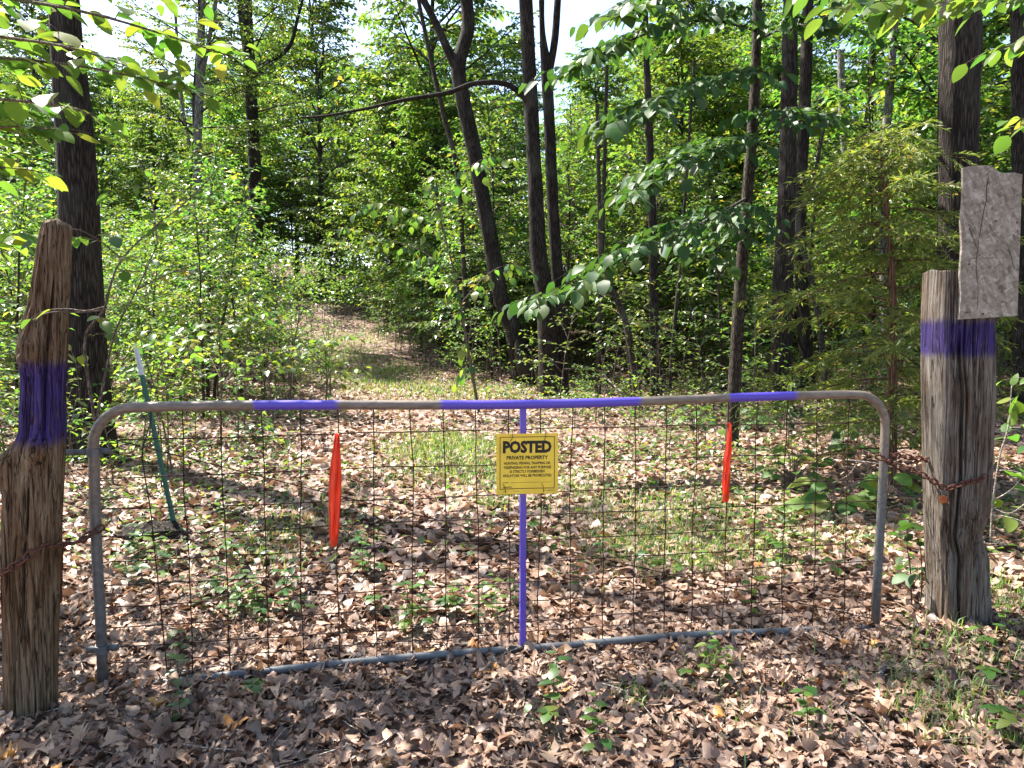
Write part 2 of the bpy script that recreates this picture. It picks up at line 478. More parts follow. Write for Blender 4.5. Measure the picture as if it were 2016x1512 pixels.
# ------------------------------------------------------------------ leaf templates (y = along the leaf, unit length)
def tmpl_diamond(w=0.30, fold=0.10, droop=-0.10):
    V = np.array([[0, 0, 0], [-w, 0.42, fold], [0, 1, droop], [w, 0.42, fold]])
    return V, np.array([[0, 3, 2], [0, 2, 1]])

def tmpl_ovate(w=0.30, fold=0.10, droop=-0.18, ns=5, wav=0.0, seed=0):
    ys = np.linspace(0, 1, ns + 1)
    V = []; rr = np.random.default_rng(seed)
    for i, y in enumerate(ys):
        ww = w * (math.sin(math.pi * min(y * 0.93 + 0.05, 1) ** 0.8)) ** 0.9 if 0 < i < ns else 0
        z = droop * y * y
        V.append([0, y, z])
        if 0 < i < ns:
            V.append([-ww, y + 0.02, z + fold * ww / w + rr.uniform(-wav, wav)]); V.append([ww, y + 0.02, z + fold * ww / w + rr.uniform(-wav, wav)])
    # index
    Ft = []
    def idx(i):
        if i == 0: return (0, 0, 0)
        if i == ns: return (len(V) - 1,) * 3
        k = 1 + (i - 1) * 3
        return (k, k + 1, k + 2)
    for i in range(ns):
        c0, l0, r0 = idx(i); c1, l1, r1 = idx(i + 1)
        if i == 0: Ft += [[c0, c1, l1], [c0, r1, c1]]
        elif i == ns - 1: Ft += [[c0, c1, l0], [c0, r0, c1]]
        else: Ft += [[c0, c1, l1], [c0, l1, l0], [c0, r1, c1], [c0, r0, r1]]
    return np.array(V, float), np.array(Ft)

def tmpl_oak(seed, curl=0.5, lobes=3):
    """lobed leaf, curled like a dry one"""
    rr = np.random.default_rng(seed)
    ys, ws = [0.0, 0.09], [0.0, 0.025]
    yb = np.linspace(0.24, 0.78, lobes)
    mx = {2: [0.30, 0.34], 3: [0.22, 0.38, 0.27], 4: [0.17, 0.31, 0.33, 0.20]}[lobes]
    gap = (yb[1] - yb[0])
    for k in range(lobes):
        W_ = mx[k] * rr.uniform(0.85, 1.12)
        ys += [yb[k] - 0.16 * gap, yb[k] + 0.10 * gap, yb[k] + 0.34 * gap, yb[k] + 0.52 * gap]
        ws += [W_ * 0.62, W_, W_ * 0.72, 0.07 + 0.03 * rr.uniform()]
    ys[-1] = min(ys[-1], 0.93)
    ys.append(1.0); ws.append(0.0)
    n = len(ys); V = []
    for s in (-1, 0, 1):
        for y, w_ in zip(ys, ws):
            V.append([s * w_ * (rr.uniform(0.88, 1.12)), y + 0.22 * w_ * abs(s) * (1 if w_ > 0.12 else 0.3), 0.0])
    V = np.array(V)
    V[:, 1] -= 0.5
    c1, c2, c3 = rr.uniform(-1, 1, 3) * curl
    z = c1 * 1.3 * V[:, 0] ** 2 * 3 + c2 * V[:, 1] ** 2 * 1.2 + c3 * V[:, 0] * V[:, 1] * 2.2 + 0.06 * np.sin(V[:, 1] * 9 + seed) + np.abs(V[:, 0]) * rr.uniform(-0.3, 0.6)
    V[:, 2] = z - z.mean()
    V[:, 0] *= 1 - 0.25 * min(abs(c1), 1)
    Ft = []
    for i in range(n - 1):
        L, C, Rr = i, n + i, 2 * n + i
        Ft += [[L, C, C + 1, L + 1], [C, Rr, Rr + 1, C + 1]]
    return V, np.array(Ft)

def tmpl_dry(seed, curl=0.6):
    """cheap dry leaf (6 quads-ish) for farther litter"""
    rr = np.random.default_rng(seed)
    V, Ft = tmpl_ovate(rr.uniform(0.24, 0.38), rr.uniform(-0.2, 0.3), rr.uniform(-0.5, 0.3), 3, 0.08, seed)
    V[:, 1] -= 0.5; V[:, 2] -= V[:, 2].mean()
    return V, Ft

def norm(a): return a / (np.linalg.norm(a, axis=-1, keepdims=True) + 1e-9)

def scatter(g, tm, pos, dr, nr, size, rnd):
    """copies of a leaf template: dr = leaf direction, nr = approx normal"""
    V, Ft = tm
    pos = np.asarray(pos); n = len(pos)
    if n == 0: return
    y = norm(np.asarray(dr, float)); x = norm(np.cross(y, nr)); z = np.cross(x, y)
    size = np.broadcast_to(np.asarray(size, float), (n,))
    W = (V[None, :, 0:1] * x[:, None] + V[None, :, 1:2] * y[:, None] + V[None, :, 2:3] * z[:, None]) * size[:, None, None] + pos[:, None]
    k = len(V)
    FF = (Ft[None] + (np.arange(n) * k)[:, None, None]).reshape(-1, Ft.shape[1])
    g.add(W.reshape(-1, 3), FF, np.repeat(rnd, k))

# ------------------------------------------------------------------ branch / foliage generators
class Leaves:
    def __init__(self): self.p = []; self.d = []; self.n = []; self.s = []
    def add(self, p, d, n, s): self.p.append(p); self.d.append(d); self.n.append(n); self.s.append(s)
    def arr(self):
        return np.concatenate(self.p), np.concatenate(self.d), np.concatenate(self.n), np.concatenate(self.s)
    def count(self): return sum(len(a) for a in self.p)

def twig_leaves(L, rng, pts, spacing, size, start=0.0, spread=55, droop=0.25, updev=0.35):
    """leaves alternately along the polyline pts"""
    seg = np.linalg.norm(np.diff(pts, axis=0), axis=1); cum = np.concatenate([[0], np.cumsum(seg)])
    n = max(2, int((cum[-1] - start) / spacing))
    s = start + (np.arange(n) + rng.uniform(-0.25, 0.25, n)) * spacing
    s = np.clip(s, 0, cum[-1]); s[-1] = cum[-1]
    p = np.stack([np.interp(s, cum, pts[:, k]) for k in range(3)], -1)
    e = np.minimum(s + 0.02, cum[-1]); b0 = e - 0.04
    t = norm(np.stack([np.interp(e, cum, pts[:, k]) - np.interp(b0, cum, pts[:, k]) for k in range(3)], -1))
    side = np.where(np.arange(n) % 2 == 0, 1.0, -1.0)
    ang = np.radians(spread + rng.uniform(-18, 18, n)) * side; ang[-1] *= 0.1
    c, sn = np.cos(ang), np.sin(ang)
    d = np.stack([t[:, 0] * c - t[:, 1] * sn, t[:, 0] * sn + t[:, 1] * c, t[:, 2] * 0.6 - droop + rng.uniform(-0.25, 0.25, n)], -1)
    nr = np.stack([rng.normal(0, updev, n), rng.normal(0, updev, n), np.ones(n)], -1)
    L.add(p, d, nr, size * rng.uniform(0.65, 1.2, n))

def branch(L, B, rng, base, az, el, length, r0, leaf, spacing, droop=0.35, twig_every=0.22, twig_k=0.55, start=0.2, tw_min=0.18, tw_geo=True, updev=0.35, spread=55, leafdroop=0.25):
    k = 8
    s = np.linspace(0, 1, k)
    wob = np.cumsum(rng.normal(0, 0.05, k))
    a = az + wob
    d = np.stack([np.cos(a) * math.cos(el), np.sin(a) * math.cos(el), np.sin(el) - droop * s], -1)
    step = length / (k - 1)
    pts = np.asarray(base) + np.concatenate([[np.zeros(3)], np.cumsum(d[:-1] * step, 0)])
    add_tube(B, pts, r0 * (1 - 0.85 * s) + 0.0015, 5 if r0 > 0.012 else 4, cap=False)
    cum = s * length
    nt_ = max(1, int(length * (1 - start) / twig_every))
    for q in range(nt_):
        sq = start * length + (q + rng.uniform(0.1, 0.9)) * twig_every
        if sq > length * 0.98: break
        p = np.array([np.interp(sq, cum, pts[:, c]) for c in range(3)])
        aa = np.interp(sq, cum, a) + (1 if q % 2 else -1) * math.radians(rng.uniform(35, 65))
        tl = max(tw_min, (length - sq) * twig_k * rng.uniform(0.6, 1.2))
        kk = 5; ss = np.linspace(0, 1, kk)
        ee = el * 0.5 + rng.uniform(-0.25, 0.25)
        dd = np.stack([np.cos(aa) * np.ones(kk), np.sin(aa) * np.ones(kk), ee - droop * 0.9 * ss], -1)
        tp = p + dd * (ss * tl)[:, None]
        if tw_geo: add_tube(B, tp, np.linspace(max(r0 * 0.3, 0.002), 0.001, kk), 3, cap=False)
        twig_leaves(L, rng, tp, spacing, leaf, 0.04, spread, leafdroop, updev)
    twig_leaves(L, rng, pts[k // 2:], spacing, leaf, 0.0, spread, leafdroop, updev)
    return pts

def understory(seed, H, cb, Rr, nb, leaf, spacing, r0, droop=0.35, twig_every=0.24, lean=0.1, updev=0.35):
    rng = np.random.default_rng(seed)
    L, B, S = Leaves(), G(), G()
    k = 9; s = np.linspace(0, 1, k)
    la = rng.uniform(0, 6.28)
    cx = np.cumsum(rng.normal(0, 0.035 * H / 5, (k, 2)), 0) * s[:, None] + np.outer(s ** 1.5 * lean * H, [math.cos(la), math.sin(la)])
    stem = np.column_stack([cx, s * H]); stem[0, 2] = -0.1
    add_tube(S, stem, r0 * (1 - 0.9 * s) + 0.003, 7, cap=False)
    for i in range(nb):
        t = (i + rng.uniform(0, 1)) / nb
        h = cb + (H - cb) * t
        f = h / H
        base = np.array([np.interp(f, s, stem[:, c]) for c in range(3)])
        az = i * 2.4 + rng.uniform(-0.5, 0.5)
        ln = Rr * (1 - 0.75 * t ** 1.3) * rng.uniform(0.6, 1.15)
        branch(L, B, rng, base, az, math.radians(rng.uniform(5, 40) + 20 * t), ln, r0 * 0.38 * (1 - 0.6 * t), leaf, spacing, droop, twig_every, updev=updev)
    twig_leaves(L, rng, stem[-3:], spacing, leaf)
    return S, B, L

def tall_crown(seed, H, cb, Rr, nl, leaf, spacing, r0, ns=10):
    """big tree above its bare trunk: leader + limbs + secondaries with leaf sprays; axis x=y=0, starts at z=cb-1"""
    rng = np.random.default_rng(seed)
    L, B = Leaves(), G()
    k = 7; s = np.linspace(0, 1, k)
    lead = np.column_stack([np.cumsum(rng.normal(0, 0.22, (k, 2)), 0) * s[:, None], cb - 1 + s * (H - cb + 1) * 0.93])
    add_tube(B, lead, r0 * (1 - 0.85 * s) + 0.01, 8, cap=False)
    for i in range(nl):
        t = (i + rng.uniform(0, 1)) / nl
        h = cb + (H - cb) * 0.9 * t
        f = (h - cb + 1) / (H - cb + 1) / 0.93
        base = np.array([np.interp(f, s, lead[:, c]) for c in range(3)])
        az = i * 2.4 + rng.uniform(-0.6, 0.6)
        prof = math.sin(math.pi * min(0.22 + 0.72 * t, 1)) ** 0.7
        ln = Rr * prof * rng.uniform(0.75, 1.15)
        el = math.radians(rng.uniform(10, 30) + 35 * t)
        kk = 7; ss = np.linspace(0, 1, kk)
        a = az + np.cumsum(rng.normal(0, 0.12, kk))
        d = np.stack([np.cos(a) * math.cos(el), np.sin(a) * math.cos(el), np.sin(el) - 0.25 * ss], -1)
        pts = base + np.concatenate([[np.zeros(3)], np.cumsum(d[:-1] * ln / (kk - 1), 0)])
        add_tube(B, pts, r0 * 0.40 * (1 - 0.5 * t) * (1 - 0.85 * ss) + 0.008, 6, cap=False)
        for q in range(ns):
            u = 0.18 + 0.82 * (q + rng.uniform(0, 0.9)) / ns
            p = np.array([np.interp(u, ss, pts[:, c]) for c in range(3)])
            aa = np.interp(u, ss, a) + (1 if q % 2 else -1) * math.radians(rng.uniform(25, 75)) * (1 if u < 0.9 else 0.3)
            branch(L, B, rng, p, aa, rng.uniform(-0.1, 0.6), rng.uniform(0.9, 1.8) * (0.6 + 0.4 * Rr / 4), 0.022, leaf, spacing, 0.3, 0.20, 0.6, 0.10, 0.32, tw_geo=False, updev=0.6)
    return B, L

def leaf_mesh(name, L, tms, mat, rng):
    p, d, n, s = L.arr(); g = G()
    c = rng.integers(0, len(tms), len(p)); r = rng.uniform(0, 1, len(p))
    for i, tm in enumerate(tms):
        q = c == i
        scatter(g, tm, p[q], d[q], n[q], s[q], r[q])
    return g.mesh(name, mat, False)

DI = [tmpl_diamond(0.30, 0.10, -0.12), tmpl_diamond(0.36, 0.02, -0.25), tmpl_diamond(0.26, 0.16, 0.02)]
OV = [tmpl_ovate(0.30, 0.09, -0.20, 5), tmpl_ovate(0.34, 0.05, -0.35, 5), tmpl_ovate(0.27, 0.14, -0.08, 5)]

# ================================================================== SETTING: ground
def graded(a, b, fine, lim_lo, lim_hi):
    mid = list(np.arange(a, b + 1e-6, fine)); st = fine; hi = []; x = b
    while x < lim_hi: st *= 1.13; x += st; hi.append(min(x, lim_hi))
    st = fine; lo = []; x = a
    while x > lim_lo: st *= 1.13; x -= st; lo.append(max(x, lim_lo))
    return np.array(lo[::-1] + mid + hi)
gx_ = graded(-6, 6, 0.11, -450, 450); gy_ = graded(1.0, 22, 0.11, -300, 600)
X, Y = np.meshgrid(gx_, gy_)
Z = terrain(X, Y)
g = G(); nx, ny = len(gx_), len(gy_)
i, j = np.meshgrid(np.arange(ny - 1), np.arange(nx - 1), indexing='ij')
g.add(np.stack([X, Y, Z], -1).reshape(-1, 3), np.stack([i * nx + j, i * nx + j + 1, (i + 1) * nx + j + 1, (i + 1) * nx + j], -1).reshape(-1, 4))
ground = tag(g.obj('ground', M['ground']), kind='structure')

# ---- leaf litter: the 300 largest dry leaves as parts of the ground, the rest one stuff part
rng = np.random.default_rng(21)
OAK = [tmpl_oak(s, 0.75, (3, 4, 3, 2)[s % 4]) for s in range(12)]
DRY = [tmpl_dry(s) for s in range(8)]
DRY2 = []
for k in range(12):
    r2 = np.random.default_rng(900 + k)
    V_, F_ = tmpl_ovate(r2.uniform(0.16, 0.40), r2.uniform(-0.25, 0.35), r2.uniform(-0.6, 0.35), 6, 0.05, k)
    V_[:, 0] += r2.uniform(-0.25, 0.25) * V_[:, 1] ** 2; V_[:, 2] += 0.5 * r2.uniform(-1, 1) * V_[:, 0] * V_[:, 1] * 2
    V_[:, 1] -= 0.5; V_[:, 2] -= V_[:, 2].mean(); DRY2.append((V_, F_))
def litter_points(n, y0, y1, margin, pw=1.0):
    y = y0 + (y1 - y0) * rng.uniform(0, 1, n) ** pw
    half = y * 0.72 + margin
    x = rng.uniform(-1, 1, n) * half
    return x, y
def tilt_frames(n, dev, rng):
    a = rng.uniform(0, 6.283, n)
    d = np.stack([np.cos(a), np.sin(a), rng.normal(0, dev, n)], -1)
    nr = np.stack([rng.normal(0, dev, n), rng.normal(0, dev, n), np.ones(n)], -1)
    return d, nr
# individual near leaves
oakm = []
for k, tm in enumerate(OAK):
    for rv in ((0.12, 0.3, 0.42, 0.55, 0.66, 0.8) if k % 2 else (0.2, 0.36, 0.5, 0.6, 0.72, 0.95)):
        gg = G(); gg.add(tm[0], tm[1], rv); oakm.append(gg.mesh('fallen_leaf', M['litter'], True))
x, y = litter_points(300, 2.12, 3.5, 0.0)
d, nr = tilt_frames(300, 0.24, rng)
zz = terrain(x, y) + rng.uniform(0.022, 0.05, 300)
for k in range(300):
    yv = Vector(d[k]).normalized(); xv = yv.cross(Vector(nr[k])).normalized(); zv = xv.cross(yv)
    s = rng.uniform(0.065, 0.13)
    o = bpy.data.objects.new('fallen_leaf', oakm[rng.integers(0, len(oakm))])
    COL.objects.link(o); o.parent = ground
    o.matrix_local = Matrix.Translation((x[k], y[k], zz[k])) @ Matrix((xv, yv, zv)).transposed().to_4x4() @ Matrix.Scale(s, 4)
lit = G()
def litter_batch(n, y0, y1, tms, smin, smax, dev, pw, lift, margin=0.6):
    x, y = litter_points(n, y0, y1, margin, pw)
    d, nr = tilt_frames(n, dev, rng)
    z = terrain(x, y) + rng.uniform(0.002, lift, n)
    pos = np.stack([x, y, z], -1); sz = rng.uniform(smin, smax, n); rv = rng.uniform(0, 1, n)
    # patches: some of the floor is paler, some darker
    rv = np.clip(rv * 0.82 + 0.30 * (vnoise(x * 0.9, y * 0.9, 11) - 0.35), 0, 1) * np.where(rng.uniform(0, 1, n) < 0.95, 0.93, 1.06)
    rv = np.clip(rv, 0, 1)
    c = rng.integers(0, len(tms), n)
    for k, tm in enumerate(tms):
        q = c == k
        scatter(lit, tm, pos[q], d[q], nr[q], sz[q], rv[q])
litter_batch(4200, 1.9, 4.1, OAK, 0.045, 0.11, 0.26, 0.9, 0.028)
litter_batch(9500, 1.9, 4.6, DRY2, 0.022, 0.085, 0.30, 0.9, 0.030)
litter_batch(5000, 1.9, 4.2, DRY, 0.012, 0.04, 0.5, 0.9, 0.034)
litter_batch(7000, 3.8, 6.0, DRY, 0.045, 0.115, 0.42, 0.9, 0.034)
litter_batch(14000, 4.6, 10.5, DRY, 0.06, 0.14, 0.32, 0.8, 0.03)
litter_batch(14000, 24, 48, DRY, 0.10, 0.18, 0.35, 0.75, 0.03)
litter_batch(26000, 9.5, 26, DRY, 0.07, 0.15, 0.35, 0.75, 0.03)
nt_w = 700
x, y = litter_points(nt_w, 1.9, 8, 0.4)
a_ = rng.uniform(0, 6.28, nt_w)
tw_ = G()
for k in range(nt_w):
    ln_ = rng.uniform(0.05, 0.28); dv = np.array([math.cos(a_[k]), math.sin(a_[k]), rng.normal(0, 0.06)]); c0_ = np.array([x[k], y[k], float(terrain(x[k], y[k])) + rng.uniform(0.02, 0.04)])
    add_tube(tw_, [c0_ - dv * ln_ / 2, c0_ + [0, 0, 0.006 * rng.uniform(-1, 1)], c0_ + dv * ln_ / 2], np.array([1.0, 0.8, 0.4]) * rng.uniform(0.0012, 0.0035), 4, cap=False)
tag(tw_.obj('twig_litter', M['deadwood'], ground), kind='stuff')
tag(lit.obj('leaf_litter', M['litter'], ground), kind='stuff')

# ================================================================== POSTS
def post_mesh(name, zs, cen, hw, sec, seed, mat, grooves=(), knots=(), nth=256, nz=260, ridge=0.012, top_tilt=0.0):
    """zs: heights; cen: centre x (local) per height; hw: half width per height; sec: (depth ratio, superellipse n)"""
    z = np.linspace(zs[0], zs[-1], nz); th = np.arange(nth) * 2 * math.pi / nth
    c = np.interp(z, zs, cen); h = np.interp(z, zs, hw)
    ex, nn = sec
    ct, st = np.cos(th), np.sin(th)
    rad = (np.abs(ct) ** nn + np.abs(st / ex) ** nn) ** (-1.0 / nn)
    TH, ZZ = np.meshgrid(th, z)
    u = TH / (2 * math.pi)
    rid = (vnoise(u * 30, ZZ * 0.8, seed, 30) - 0.5) * 0.7 + (vnoise(u * 80, ZZ * 1.7, seed + 1, 80) - 0.5) * 0.8 + (np.abs(vnoise(u * 16, ZZ * 1.1, seed + 2, 16) - 0.5) - 0.25) * 1.6 + (vnoise(u * 40, ZZ * 14, seed + 3, 40) - 0.5) * 0.25
    rr = h[:, None] * rad[None] + ridge * rid
    for (tc, wd, dp, za, zb) in grooves:
        dth = (TH - tc + math.pi + 0.12 * (vnoise(ZZ * 5, ZZ * 0, seed + 7) - 0.5)) % (2 * math.pi) - math.pi
        zf = np.clip((ZZ - za) / 0.12, 0, 1) * np.clip((zb - ZZ) / 0.12, 0, 1)
        rr -= dp * np.exp(-(dth / wd) ** 2) * zf
    for (tc, zk, sz, dp) in knots:
        dth = ((TH - tc + math.pi) % (2 * math.pi) - math.pi) * h[:, None]
        q = (dth ** 2 + ((ZZ - zk) * 0.8) ** 2) / sz ** 2
        rr += dp * np.exp(-q) - dp * 0.7 * np.exp(-q * 9)
    Xv = c[:, None] + rr * ct[None]; Yv = rr * st[None]
    Zv = ZZ.copy()
    topf = np.clip((ZZ - (zs[-1] - 0.12)) / 0.12, 0, 1)
    Zv = Zv + topf * (top_tilt * Xv + 0.02 * (vnoise(u * 12, ZZ * 0, seed + 9, 12) - 0.5))
    V = np.stack([Xv, Yv, Zv], -1).reshape(-1, 3)
    i, j = np.meshgrid(np.arange(nz - 1), np.arange(nth), indexing='ij'); j2 = (j + 1) % nth
    g = G(); g.add(V, np.stack([i * nth + j, i * nth + j2, (i + 1) * nth + j2, (i + 1) * nth + j], -1).reshape(-1, 4))
    ci = g.n; g.add([[c[-1], 0, zs[-1] - 0.012]], np.zeros((0, 3)))
    b = (nz - 1) * nth
    g.f.append(np.array([[b + q, b + (q + 1) % nth, ci] for q in range(nth)]))
    return g

# left post: rough cedar trunk
YL = 2.86
def zat(py, Yd): return P(1008, py, Yd)[2]
def xat(px, Yd, py=800): return P(px, py, Yd)[0]
rows = [(1440, 4, 112), (1400, 8, 110), (1250, 6, 112), (1100, 5, 118), (1000, 8, 121), (940, 14, 124), (905, 24, 126), (880, 34, 127), (850, 40, 128), (760, 44, 128), (700, 46, 132), (650, 52, 134), (600, 62, 136), (520, 74, 139), (440, 84, 141), (424, 88, 138)]
x0 = xat(62, YL, 1400)
zs = [zat(r[0], YL) for r in rows]
cen = [xat((r[1] + r[2]) / 2, YL, r[0]) - x0 for r in rows]
hw = [(xat(r[2], YL, r[0]) - xat(r[1], YL, r[0])) / 2 * 0.90 for r in rows]
M['post_l'] = post_mat('weathered_cedar', [(0.28, (0.05, 0.030, 0.017)), (0.42, (0.125, 0.080, 0.046)), (0.54, (0.20, 0.148, 0.098)), (0.70, (0.35, 0.29, 0.215))], (zat(872, YL), zat(716, YL)))
zk = zat(878, YL)
lp = post_mesh('gate_post', zs, cen, hw, (0.95, 2.1), 5, M['post_l'],
               grooves=[(-1.2, 0.05, 0.02, 0.35, 1.0), (-2.0, 0.06, 0.025, 0.9, 1.9), (-0.9, 0.08, 0.03, 1.05, 1.75), (-1.6, 0.04, 0.014, 0.1, 0.8), (-2.4, 0.05, 0.02, 0.0, 0.7)],
               knots=[(-1.25, zk, 0.035, 0.035), (-2.9, zat(915, YL), 0.055, 0.075), (-2.2, zat(690, YL), 0.05, 0.03), (3.0, zat(640, YL), 0.05, 0.02)], ridge=0.013, top_tilt=-0.15)
left_post = tag(lp.obj('gate_post', M['post_l'], loc=(x0, YL, 0)), 'rough tapering cedar log post with a purple paint band and knots', 'post')

# right post: split squared timber
YR = 3.80
rows = [(1260, 1832, 1938), (1220, 1832, 1938), (1150, 1834, 1936), (1090, 1832, 1934), (1050, 1830, 1922), (1000, 1830, 1936), (900, 1829, 1940), (800, 1829, 1943), (700, 1828, 1944), (600, 1828, 1943), (534, 1832, 1942)]
x1 = xat(1885, YR, 1220)
zs = [zat(r[0], YR) for r in rows]
cen = [xat((r[1] + r[2]) / 2, YR, r[0]) - x1 for r in rows]
hw = [(xat(r[2], YR, r[0]) - xat(r[1], YR, r[0])) / 2 * 0.97 for r in rows]
M['post_r'] = post_mat('weathered_grey_timber', [(0.28, (0.042, 0.034, 0.028)), (0.42, (0.112, 0.094, 0.079)), (0.54, (0.185, 0.16, 0.138)), (0.70, (0.32, 0.288, 0.25))], (zat(700, YR), zat(634, YR)), 1.2, 90)
rp = post_mesh('gate_post', zs, cen, hw, (0.85, 5.0), 15, M['post_r'],
               grooves=[(-2.05, 0.05, 0.045, -0.1, 1.55), (-1.85, 0.035, 0.03, 0.75, 1.85), (-1.5, 0.03, 0.02, 0.9, 1.8), (-1.15, 0.03, 0.018, 0.0, 1.4), (-0.95, 0.025, 0.012, 0.6, 1.85), (-2.25, 0.02, 0.012, 0.3, 1.85)],
               knots=[(-1.55, 0.62, 0.03, 0.012)], ridge=0.009)
right_post = tag(rp.obj('gate_post', M['post_r'], loc=(x1, YR, 0)), 'grey cracked square timber post with purple paint band carrying the strand board', 'post')

# weathered strand board fixed to the right post's face
YB = YR - 0.145
c = [P(1888, 629, YB), P(2003, 622, YB), P(2013, 343, YB), P(1896, 330, YB)]
def board_outline():
    pts = [c[0], c[1], c[2]]
    top = [(2.0, 0)]
    for f, dz in ((0.86, 0.004), (0.70, -0.004), (0.58, 0.0), (0.53, 0.018), (0.40, 0.024), (0.25, 0.018), (0.12, 0.012)):
        q = c[2] * f + c[3] * (1 - f); pts.append(q + np.array([0, 0, dz]))
    pts.append(c[3])
    # ragged left edge
    for f, dx in ((0.2, 0.004), (0.35, -0.003), (0.52, 0.005), (0.7, 0.0), (0.85, 0.006)):
        q = c[3] * (1 - f) + c[0] * f; pts.append(q + np.array([dx, 0, 0]))
    return np.array(pts)
bo = board_outline(); org = bo[:, :].mean(0)
g = G(); nb_ = len(bo); A = bo - org; Bk = A + np.array([0.0, 0.016, 0.0])
g.add(np.concatenate([A, Bk]), np.array([[q, q + nb_, (q + 1) % nb_ + nb_, (q + 1) % nb_] for q in range(nb_)]))
g.f.append(np.arange(nb_)[None]); g.f.append((np.arange(nb_)[::-1] + nb_)[None])
board = g.obj('strand_board', M['osb'], smooth=False, loc=org)
tag(board, 'weathered grey strand board panel fixed to the top of the cracked timber post', 'board')
# cracks: dark splits standing a hair proud, nail heads
for pts, r in (([(1945, 350), (1940, 400), (1932, 440), (1922, 520), (1926, 560), (1924, 610)], 0.0018), ([(1908, 448), (1918, 475), (1924, 490)], 0.0015), ([(1984, 490), (1992, 510), (1998, 530)], 0.0018), ([(1910, 508), (1985, 508)], 0.0010)):
    q = np.array([P(a, b_, YB - 0.0005) - org for a, b_ in pts]); q = smooth_path(q, 18) + np.random.default_rng(3).normal(0, 0.0012, (18, 3)) * np.array([1, 0, 1])
    gg = G(); add_tube(gg, q, r * np.linspace(1.2, 0.5, 18), 5); gg.obj('crack', M['black'], board)
for a, b_ in ((1960, 435), (2002, 438), (1908, 520), (1935, 618), (1903, 615)):
    gg = G(); q = P(a, b_, YB) - org; add_tube(gg, np.array([q + [0, 0.002, 0], q - [0, 0.003, 0]]), 0.005, 8); gg.obj('nail', M['rust'], board)

# ================================================================== GATE
GL = np.array([xat(193, 3.06, 1100), 3.06]); GR = np.array([xat(1735, 3.72, 1050), 3.72])
LEN = float(np.linalg.norm(GR - GL)); gdir = (GR - GL) / LEN
grz = math.atan2(gdir[1], gdir[0])
def gx(px, py=900):
    d = ray(px, py)[:2]
    # GL + s*gdir = t*d
    A_ = np.array([[gdir[0], -d[0]], [gdir[1], -d[1]]]); s, t = np.linalg.solve(A_, -GL)
    return s
def gz(px, py):
    d = ray(px, py); A_ = np.array([[gdir[0], -d[0]], [gdir[1], -d[1]]]); s, t = np.linalg.solve(A_, -GL)
    return HC + d[2] * t
gate = thing('wire_gate', 'wide tube-framed wire mesh gate with purple painted stretches closed across the track', 'gate', (GL[0], GL[1], 0), grz)
ZT = 1.195; RT = 0.0215; CR = 0.16
def arc(cx, cz, a0, a1, n=9):
    return [[cx + CR * math.cos(t), 0, cz + CR * math.sin(t)] for t in np.linspace(a0, a1, n)]
pts = [[0, 0, -0.03], [0, 0, 0.3], [-0.004, 0, 0.6], [0, 0, ZT - CR - 0.05]] + arc(CR, ZT - CR, math.pi, math.pi / 2)
for xx in np.linspace(CR + 0.1, LEN - CR - 0.1, 30):
    t = xx / LEN
    pts.append([xx, 0, ZT - 0.012 * math.sin(math.pi * t) + 0.006 * math.sin(9 * t)])
pts += arc(LEN - CR, ZT - CR, math.pi / 2, 0) + [[LEN, 0, ZT - CR - 0.05], [LEN - 0.004, 0, 0.6], [LEN - 0.012, 0, 0.3], [LEN - 0.015, 0, -0.02]]
bands = [(gx(500, 803), gx(664, 800)), (gx(868, 797), gx(1258, 790)), (gx(1434, 780), gx(1565, 775))]
g = G(); add_tube(g, np.array(pts), RT, 18)
g.obj('frame', rail_mat(bands), gate)
# bottom rail, slightly buried at its ends
bp = [[0.05, 0, -0.02], [0.3, 0, -0.005], [0.8, 0, 0.012], [1.4, 0, 0.022], [2.0, 0, 0.018], [2.6, 0, 0.024], [3.1, 0, 0.006], [LEN - 0.25, 0, -0.006], [LEN - 0.04, 0, -0.012]]
g = G(); add_tube(g, smooth_path(bp, 40), 0.0185, 14); g.obj('bottom_rail', M['galv'], gate)
# painted flat stay in the middle
sx0 = gx(1030, 900)
g = G(); box(g, (sx0, -0.004, 0.592), (0.027, 0.006, 1.156)); box(g, (sx0 - 0.0105, 0.0105, 0.592), (0.006, 0.022, 1.15))
st_ = g.obj('centre_stay', M['purple'], gate, smooth=False)
# mesh wires
WR = 0.0026
vx = [gx(p, q) for p, q in ((278, 900), (362, 900), (437, 900), (517, 900), (593, 900), (666, 900), (737, 900), (806, 900), (873, 900), (938, 900), (1002, 900), (1064, 900), (1127, 900), (1188, 900), (1249, 900), (1310, 900), (1369, 900), (1432, 900), (1490, 900), (1548, 900), (1606, 900), (1668, 900))]
hz = [ZT - o * 0.0254 for o in (5.4, 11.7, 16.9, 21.6, 25.9, 29.9, 33.6, 37.1, 40.4, 43.2)]
rw = np.random.default_rng(5)
for k, xx in enumerate(vx):
    n = 24; zz_ = np.linspace(ZT - 0.012, 0.02, n)
    wob = np.cumsum(rw.normal(0, 0.0022, n)); wob -= np.linspace(wob[0], wob[-1], n)
    off = 0.02 * math.sin(k) * np.linspace(0, 1, n) * (1 if k else 1)
    xs = xx + wob + off * 0.5
    if k == 0: xs = xx + np.interp(zz_, [0, 0.75, 1.0, 1.14], [0.075, 0.03, -0.0, 0.045]) - 0.0
    g = G(); add_tube(g, np.column_stack([xs, 0.0 + rw.normal(0, 0.0012, n), zz_]), WR, 5)
    for z_ in hz:   # knots where the wires cross
        xx_ = np.interp(-z_, -zz_, xs); box(g, (xx_, -0.001, z_), (0.0065, 0.0065, 0.0075))
    g.obj('vertical_wire', M['wire'], gate)
